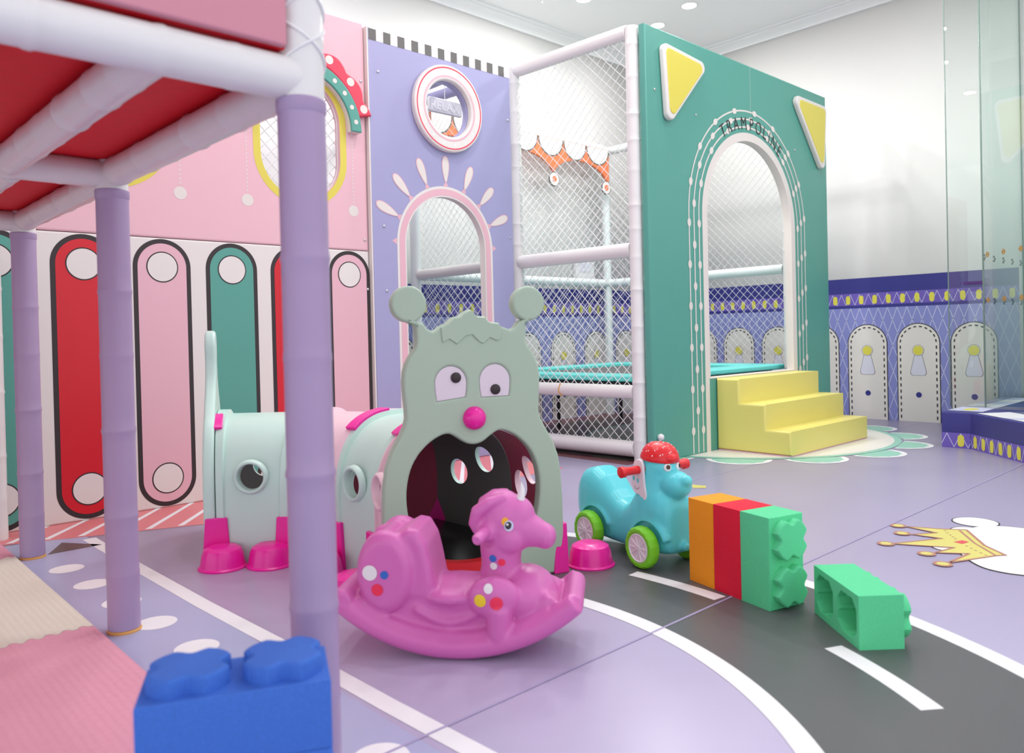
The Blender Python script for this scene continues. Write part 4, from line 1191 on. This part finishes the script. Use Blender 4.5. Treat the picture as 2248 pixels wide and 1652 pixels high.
for s_ in (-1, 1):
    sd = 'near' if s_ < 0 else 'far'
    on_horse(-0.292, 0.268, 0.024, 'sticker_white', 'large white dot on the %s haunch' % sd, s_)
    on_horse(-0.243, 0.262, 0.013, 'sticker_blue', 'small blue dot on the %s haunch' % sd, s_)
    on_horse(-0.268, 0.215, 0.019, 'sticker_red', 'red dot on the %s haunch' % sd, s_)
    on_horse(0.100, 0.226, 0.014, 'sticker_white', 'white dot on the %s foreleg' % sd, s_)
    on_horse(0.073, 0.190, 0.019, 'sticker_yellow', 'yellow dot on the %s foreleg' % sd, s_)
    on_horse(0.126, 0.184, 0.020, 'sticker_red', 'red dot on the %s foreleg' % sd, s_)
    on_horse(0.104, 0.296, 0.0115, 'sticker_blue', 'blue dot on the %s side of the neck' % sd, s_)
    on_horse(0.133, 0.284, 0.0115, 'sticker_red', 'red dot on the %s side of the neck' % sd, s_)
    on_horse(0.106, 0.272, 0.0115, 'sticker_white', 'white dot on the %s side of the neck' % sd, s_)
    on_horse(0.148, 0.414, 0.011, 'sticker_amber', 'amber eye lid on the %s side' % sd, s_, 0.0016, 0.013, 'eyelid')
    on_horse(0.160, 0.400, 0.015, 'dado_line', 'pale blue eye on the %s side' % sd, s_, 0.0024, 0.017, 'eye')
    on_horse(0.158, 0.401, 0.010, 'ink_black', 'black pupil on the %s side' % sd, s_, 0.0032, 0.012, 'pupil')
    on_horse(0.155, 0.405, 0.0035, 'print_white', 'white glint on the %s eye' % sd, s_, 0.0040, None, 'glint')

# ================================================================ RIDE-ON TOY
RA = radians(-102); rf = V((cos(RA), sin(RA), 0)); rl = V((-sin(RA), cos(RA), 0))
RO = V((2.628, 2.054, 0)); RM = frame(RO, rf, rl)
ro = thing('ride_on_toy', tuple(RO + rl*0.135), 'turquoise ride-on animal with red cap, red handles and green wheels', 'ride-on toy')
yc = 0.135
mb = MB()
# hull from stations along x: (x, half width, z low, z high)
st_ = [(-0.545, 0.045, 0.13, 0.27), (-0.53, 0.075, 0.10, 0.31), (-0.48, 0.098, 0.07, 0.357), (-0.42, 0.103, 0.052, 0.37), (-0.35, 0.100, 0.045, 0.338), (-0.29, 0.092, 0.042, 0.282), (-0.24, 0.088, 0.042, 0.246), (-0.19, 0.090, 0.042, 0.232), (-0.14, 0.096, 0.044, 0.262), (-0.10, 0.100, 0.046, 0.315), (-0.05, 0.102, 0.048, 0.34), (0.0, 0.102, 0.050, 0.34), (0.05, 0.098, 0.055, 0.33), (0.09, 0.084, 0.065, 0.30), (0.11, 0.06, 0.085, 0.26)]
nn = 28; vs = []; fs = []
for x, w_, zl, zh in st_:
    for k in range(nn):
        a = 2*pi*k/nn; c, s_ = cos(a), sin(a); ex = 0.62
        vs.append((x, yc + w_*math.copysign(abs(c)**ex, c), (zl+zh)/2 + (zh-zl)/2*math.copysign(abs(s_)**ex, s_)))
for j in range(len(st_)-1):
    for k in range(nn): fs.append((j*nn+k, j*nn+(k+1) % nn, (j+1)*nn+(k+1) % nn, (j+1)*nn+k))
fs.append(tuple(reversed(range(nn)))); fs.append(tuple((len(st_)-1)*nn+k for k in range(nn)))
mb.add(vs, fs, 'plastic_aqua')
# neck rising into the head
mb.tube([(-0.03, yc, 0.16), (-0.035, yc, 0.28), (-0.03, yc, 0.36), (-0.02, yc, 0.42)], [0.105, 0.101, 0.088, 0.079], 'plastic_aqua', 28)
mb.ball((-0.018, yc, 0.415), 0.1, 'plastic_aqua', sc=(0.84, 0.78, 0.84), n=28, m=16)
mb.ball((0.078, yc, 0.352), 0.1, 'plastic_aqua', sc=(0.70, 0.63, 0.60), n=28, m=16)
mb.ball((0.135, yc, 0.376), 0.026, 'plastic_aqua', sc=(1.15, 1.1, 1.0))
# wheel arch brows
for x in (0.0, -0.375):
    for s_ in (-1, 1):
        pts = []
        for i in range(13):
            a = radians(20 + 140*i/12); pts.append((x+0.112*cos(a), yc + s_*0.086, 0.090+0.108*sin(a)))
        mb.tube(pts, 0.018, 'plastic_aqua', 10)
mb.tube([(0.09, yc, 0.10), (0.128, yc, 0.098)], [0.022, 0.018], 'plastic_aqua', 14); mb.ball((0.13, yc, 0.10), 0.019, 'plastic_aqua')
rme = fused(mb, 'body', 0.0065, 6)
# cut wheel wells
o = bpy.data.objects.new('tmp', rme); C.objects.link(o); cut = MB()
for x in (0.0, -0.375):
    for s_ in (-1, 1): cut.tube([(x, yc+s_*0.078, 0.09), (x, yc+s_*0.25, 0.09)], 0.107, 'plastic_aqua', 40)
cme = cut.mesh('cut', None); co = bpy.data.objects.new('cut', cme); C.objects.link(co)
bm = bmesh.new(); bm.from_mesh(cme); bmesh.ops.recalc_face_normals(bm, faces=bm.faces); bm.to_mesh(cme); bm.free()
md = o.modifiers.new('b', 'BOOLEAN'); md.operation = 'DIFFERENCE'; md.object = co; md.solver = 'EXACT'
rme = from_object(o); drop(o); drop(co)
rme.polygons.foreach_set('use_smooth', [True]*len(rme.polygons)); rme.set_sharp_from_angle(angle=radians(40))
rb = link_mesh(rme, 'body', ro, RM)
# wheels
for x in (0.0, -0.375):
    for s_ in (-1, 1):
        y = yc + s_*0.128
        F = RM @ Matrix.Translation((x, y, 0.0905)) @ Matrix.Rotation(pi/2*(1 if s_ < 0 else -1), 4, 'X')
        mb = MB()
        n = 48; prof = [(0.060, 0.022), (0.068, 0.027), (0.080, 0.026), (0.088, 0.016), (0.0895, 0.0), (0.088, -0.016), (0.080, -0.026), (0.0, -0.026)]
        vs = []; fs = []
        for j, (r, z) in enumerate(prof):
            for k in range(n):
                rr = r*(1 - (0.035 if (k % 3 == 0 and 2 <= j <= 5) else 0)); a = 2*pi*k/n
                vs.append((rr*cos(a), rr*sin(a), z))
        for j in range(len(prof)-1):
            for k in range(n): fs.append((j*n+k, (j+1)*n+k, (j+1)*n+(k+1) % n, j*n+(k+1) % n))
        mb.add(vs, fs, 'tyre_green', F)
        wh = mb.build('wheel', ro, fix=True)
        mb = MB(); mb.lathe([(0.0, 0.0), (0.061, 0.0), (0.061, 0.024), (0.057, 0.026), (0.053, 0.021), (0.014, 0.021), (0.012, 0.026), (0.0, 0.027)], 'hub_white', F, 36)
        for k in range(10):
            a = 2*pi*k/10
            mb.tube([(0.012*cos(a), 0.012*sin(a), 0.0215), (0.054*cos(a), 0.054*sin(a), 0.0215)], 0.003, 'hub_white', 6, True, F)
        hb_ = mb.build('hub', wh, fix=True); hb_['label'] = 'white spoked hub'
# cap
mb = MB()
pr = [(0.106, 0.0), (0.108, 0.006), (0.104, 0.02), (0.096, 0.04), (0.078, 0.062), (0.05, 0.076), (0.02, 0.082), (0, 0.083)]
Tc = RM @ Matrix.Translation((-0.022, yc, 0.448)) @ Matrix.Rotation(radians(5), 4, 'Y') @ Matrix.Diagonal((0.84, 0.74, 0.92, 1))
mb.lathe([(0, 0.004)] + pr, 'plastic_red', Tc, 36)
mb.ball((0.062, 0, 0.018), 0.055, 'plastic_red', Tc, sc=(1.0, 1.05, 0.55))
for k in range(46):
    a = radians(137.5*k); q = radians(12 + 62*sqrt((k % 23)/23))
    p = V((0.104*sin(q)*cos(a), 0.104*sin(q)*sin(a), 0.083*cos(q)+0.001))
    mb.ball(tuple(p), 0.0046, 'sticker_white', Tc, 8, 6)
cap = mb.build('cap', ro); cap['label'] = 'red cap sprinkled with white dots'
# handles, ear flaps, eyes
for s_ in (-1, 1):
    y0 = yc + s_*0.076; xh, zh = -0.050, 0.408
    mb = MB(); mb.tube([(xh, y0, zh), (xh, y0+s_*0.012, zh), (xh, y0+s_*0.016, zh), (xh-.006, y0+s_*0.085, zh-0.002), (xh-.008, y0+s_*0.092, zh-.003), (xh-.010, y0+s_*0.112, zh-.004), (xh-.010, y0+s_*0.118, zh-.004)], [0.025, 0.026, 0.018, 0.018, 0.024, 0.024, 0.014], 'plastic_red', 22, True, RM); b = mb.build('handle', ro)
    F = RM @ frame((xh, yc + s_*0.098, zh), (1, 0, 0) if s_ < 0 else (-1, 0, 0), (0, 0, 1))
    L = [(-0.03, 0.035), (0.0, 0.048), (0.028, 0.035), (0.032, -0.02), (0.034, -0.06), (0.046, -0.10), (0.046, -0.122), (0.03, -0.128), (0.012, -0.115), (0.0, -0.105), (-0.014, -0.108), (-0.03, -0.10), (-0.044, -0.075), (-0.05, -0.065), (-0.048, -0.045), (-0.038, 0.0)]
    if s_ > 0: L = [(-x, z) for x, z in L][::-1]
    L = smooth_loop(L, 2)
    m_ = -1 if s_ > 0 else 1
    mb = MB(); mb.add_mesh(slab([L], 0.012, 0.003, 2), 'hub_white', F)
    for ex_, ez_ in ((-0.03, -0.04), (-0.004, -0.047)): mb.flat([circ(ex_*m_, ez_, 0.007, 14, ry=0.011)], 'plastic_aqua', F, 0.001)
    sm = [(-0.028 + 0.034*i/10, -0.073 - 0.012*sin(pi*i/10)) for i in range(11)]; sm = [(x*m_, z) for x, z in sm]
    mb.flat([band(sm, 0.002)], 'ink_grey', F, 0.001)
    b = mb.build('ear_flap', ro); b['label'] = 'white wavy ear flap with a smiling face'
bvr = BVHTree.FromPolygons([v.co for v in rme.vertices], [list(p.vertices) for p in rme.polygons])
for s_ in (-1, 1):
    org = RM @ V((0.35, yc + s_*0.029, 0.424)); d = RM.to_3x3() @ V((-1, s_*0.0, 0))
    loc, nor, _, _ = bvr.ray_cast(org, d)
    q = nor.to_track_quat('Z', 'Y').to_matrix().to_4x4(); T = Matrix.Translation(loc) @ q
    mb = MB(); mb.lathe([(0.017, -0.002), (0.016, 0.003), (0.009, 0.007), (0, 0.008)], 'sticker_white', T, 20); ey = mb.build('eye', ro)
    mb = MB(); mb.lathe([(0.010, 0.003), (0.009, 0.0085), (0, 0.0105)], 'eye_brown', T @ Matrix.Translation((0.0015, 0.002, 0)), 16); mb.build('pupil', ey)

# ================================================================ FOAM BLOCKS
BL, BW, BT = 0.33, 0.168, 0.142
def flower(cx, cy, r, n=64):
    q = lambda a: r*(1.04 - 0.29*max(0.0, cos(4*a))**1.3)
    return [(cx + q(a)*cos(a), cy + q(a)*sin(a)) for a in [2*pi*i/n for i in range(n)]]
def block_meshes(key, studs=True, open_=False, BT=0.142):
    """block with its studs along +z; length on x, width on y"""
    mb = MB()
    out = rect(-BL/2, -BW/2, BL/2, BW/2)
    if open_:
        def sock(c):
            return [(c+sx_*a, sy_*b) for sx_, sy_, a, b in ((1, -1, .066, .035), (1, 1, .066, .035), (1, 1, .038, .064), (-1, 1, .038, .064), (-1, 1, .066, .035), (-1, -1, .066, .035), (-1, -1, .038, .064), (1, -1, .038, .064))]
        mb.add_mesh(slab([out, sock(-BL/4)[::-1], sock(BL/4)[::-1]], 0.09, 0.0, 1), key, Matrix.Translation((0, 0, 0.09)))
        mb.add_mesh(slab([out], BT-0.09, 0.0, 1), key, Matrix.Translation((0, 0, BT)))
        for s_ in (-1, 1):
            for w_ in (-1, 1): mb.tube([(s_*BL/4, w_*0.068, 0.004), (s_*BL/4, w_*0.068, 0.088)], 0.011, key, 12)
            mb.tube([(s_*BL/4-0.07, 0, 0.004), (s_*BL/4-0.07, 0, 0.088)], 0.011, key, 12); mb.tube([(s_*BL/4+0.07, 0, 0.004), (s_*BL/4+0.07, 0, 0.088)], 0.011, key, 12)
    else:
        mb.add_mesh(slab([out], BT, 0.003, 2), key, Matrix.Translation((0, 0, BT)))
    body = mb.mesh('foam_block', 30)
    studs_ = []
    for s_ in (-1, 1):
        mb = MB(); mb.add_mesh(slab([flower(s_*BL/4, 0, 0.074)], 0.05, 0.007, 2), key, Matrix.Translation((0, 0, BT+0.033)))
        studs_.append(mb.mesh('stud', 40))
    return body, studs_
def place_block(key, F, label, studs=True, open_=False, base=None, BT=0.142):
    body, sts = block_meshes(key, studs, open_, BT)
    t = thing('foam_block', base, label, 'foam block', 'large foam building blocks')
    link_mesh(body, 'block_body', t, F)
    if studs:
        for m_ in sts: link_mesh(m_, 'stud', t, F)
    return t
# row of three standing on end, studs pointing along the row
ra = V((2.531-2.642, 1.412-1.822, 0)).normalized(); rw = V((-ra.y, ra.x, 0))   # rw points away to the right
base0 = V((2.642, 1.822, 0))
for i, (key, lab) in enumerate((('foam_orange', 'orange foam block standing at the left end of the row of three'), ('foam_red', 'red foam block standing between the orange and green blocks'), ('foam_green', 'green foam block standing with its studs facing the camera side'))):
    c = base0 + ra*(BT*i + 0.0008*i) + rw*(BW/2) + V((0, 0, BL/2 + 0.001))
    F = Matrix((( 0, rw.x, ra.x, c.x), (0, rw.y, ra.y, c.y), (1, 0, 0, c.z), (0, 0, 0, 1)))
    place_block(key, F, lab, i == 2, False, (c.x + ra.x*BT/2, c.y + ra.y*BT/2, 0))
c = base0 + ra*(-BT-0.02) + rw*(BW/2+0.10) + V((0, 0, BL/2+0.001))
F = Matrix(((0, rw.x, ra.x, c.x), (0, rw.y, ra.y, c.y), (1, 0, 0, c.z), (0, 0, 0, 1)))

# single green block on its side, sockets showing
q0 = V((2.604, 1.269, 0)); q1 = V((2.408, 1.045, 0)); lx = (q1-q0).normalized(); sx2 = V((-lx.y, lx.x, 0))
c = q1 - lx*(BL/2) + V((0, 0, BW/2 + 0.001))
F = Matrix(((lx.x, 0, sx2.x, c.x), (lx.y, 0, sx2.y, c.y), (0, 1, 0, c.z), (0, 0, 0, 1)))
if F.to_3x3().determinant() < 0: F = F @ Matrix.Diagonal((1, -1, 1, 1))
place_block('foam_green', F, 'green foam block lying on its side with two open sockets', True, True, (c.x + sx2.x*BT/2, c.y + sx2.y*BT/2, 0))
# blue pile close to the camera
b0 = V((0.418, 1.424, 0)); b1 = V((0.723, 1.278, 0)); bx = (b1-b0).normalized(); by = V((-bx.y, bx.x, 0))
for i, lab in enumerate(('blue foam block at the bottom of the pile nearest the camera', 'blue foam block in the middle of the pile nearest the camera', 'blue foam block with two studs topping the pile nearest the camera')):
    if i < 2:
        pass
    c = (b0+b1)/2 + by*(BW/2) + V((0, 0, 0.0005 + i*0.126))
    F = frame((c.x, c.y, c.z), bx, by)
    place_block('foam_blue', F, lab, i == 2, False, (c.x, c.y, c.z), 0.1255)
# ================================================================ LIGHT, CAMERA, OUTPUT LOOK
w = bpy.data.worlds.new('open side fill'); S.world = w; w.use_nodes = True  # even fill added through the room's open sides, no known shop front
bg = w.node_tree.nodes['Background']; bg.inputs[0].default_value = (0.96, 0.97, 1.0, 1); bg.inputs[1].default_value = 1.3
cam = bpy.data.cameras.new('camera'); co = bpy.data.objects.new('camera', cam); C.objects.link(co); S.camera = co
yaw, pit, rol = 0.8209, 0.0099, -0.0236
f = V((cos(yaw)*cos(pit), sin(yaw)*cos(pit), -sin(pit))); r0 = V((sin(yaw), -cos(yaw), 0)); u0 = r0.cross(f)
r = r0*cos(rol) + u0*sin(rol); u = -r0*sin(rol) + u0*cos(rol)
co.matrix_world = Matrix(((r.x, u.x, -f.x, 0), (r.y, u.y, -f.y, 0), (r.z, u.z, -f.z, 1.0), (0, 0, 0, 1)))
cam.sensor_width = 36; cam.sensor_fit = 'HORIZONTAL'; cam.lens = 1717.88/2248*36
cam.shift_y = -(826-751.58)/2248
cam.clip_start = 0.05
cam.dof.use_dof = True; cam.dof.focus_distance = 4.6; cam.dof.aperture_fstop = 2.8
S.view_settings.view_transform = 'Standard'; S.view_settings.look = 'None'; S.view_settings.gamma = 1; S.view_settings.use_curve_mapping = False
S.view_settings.exposure = 0.1
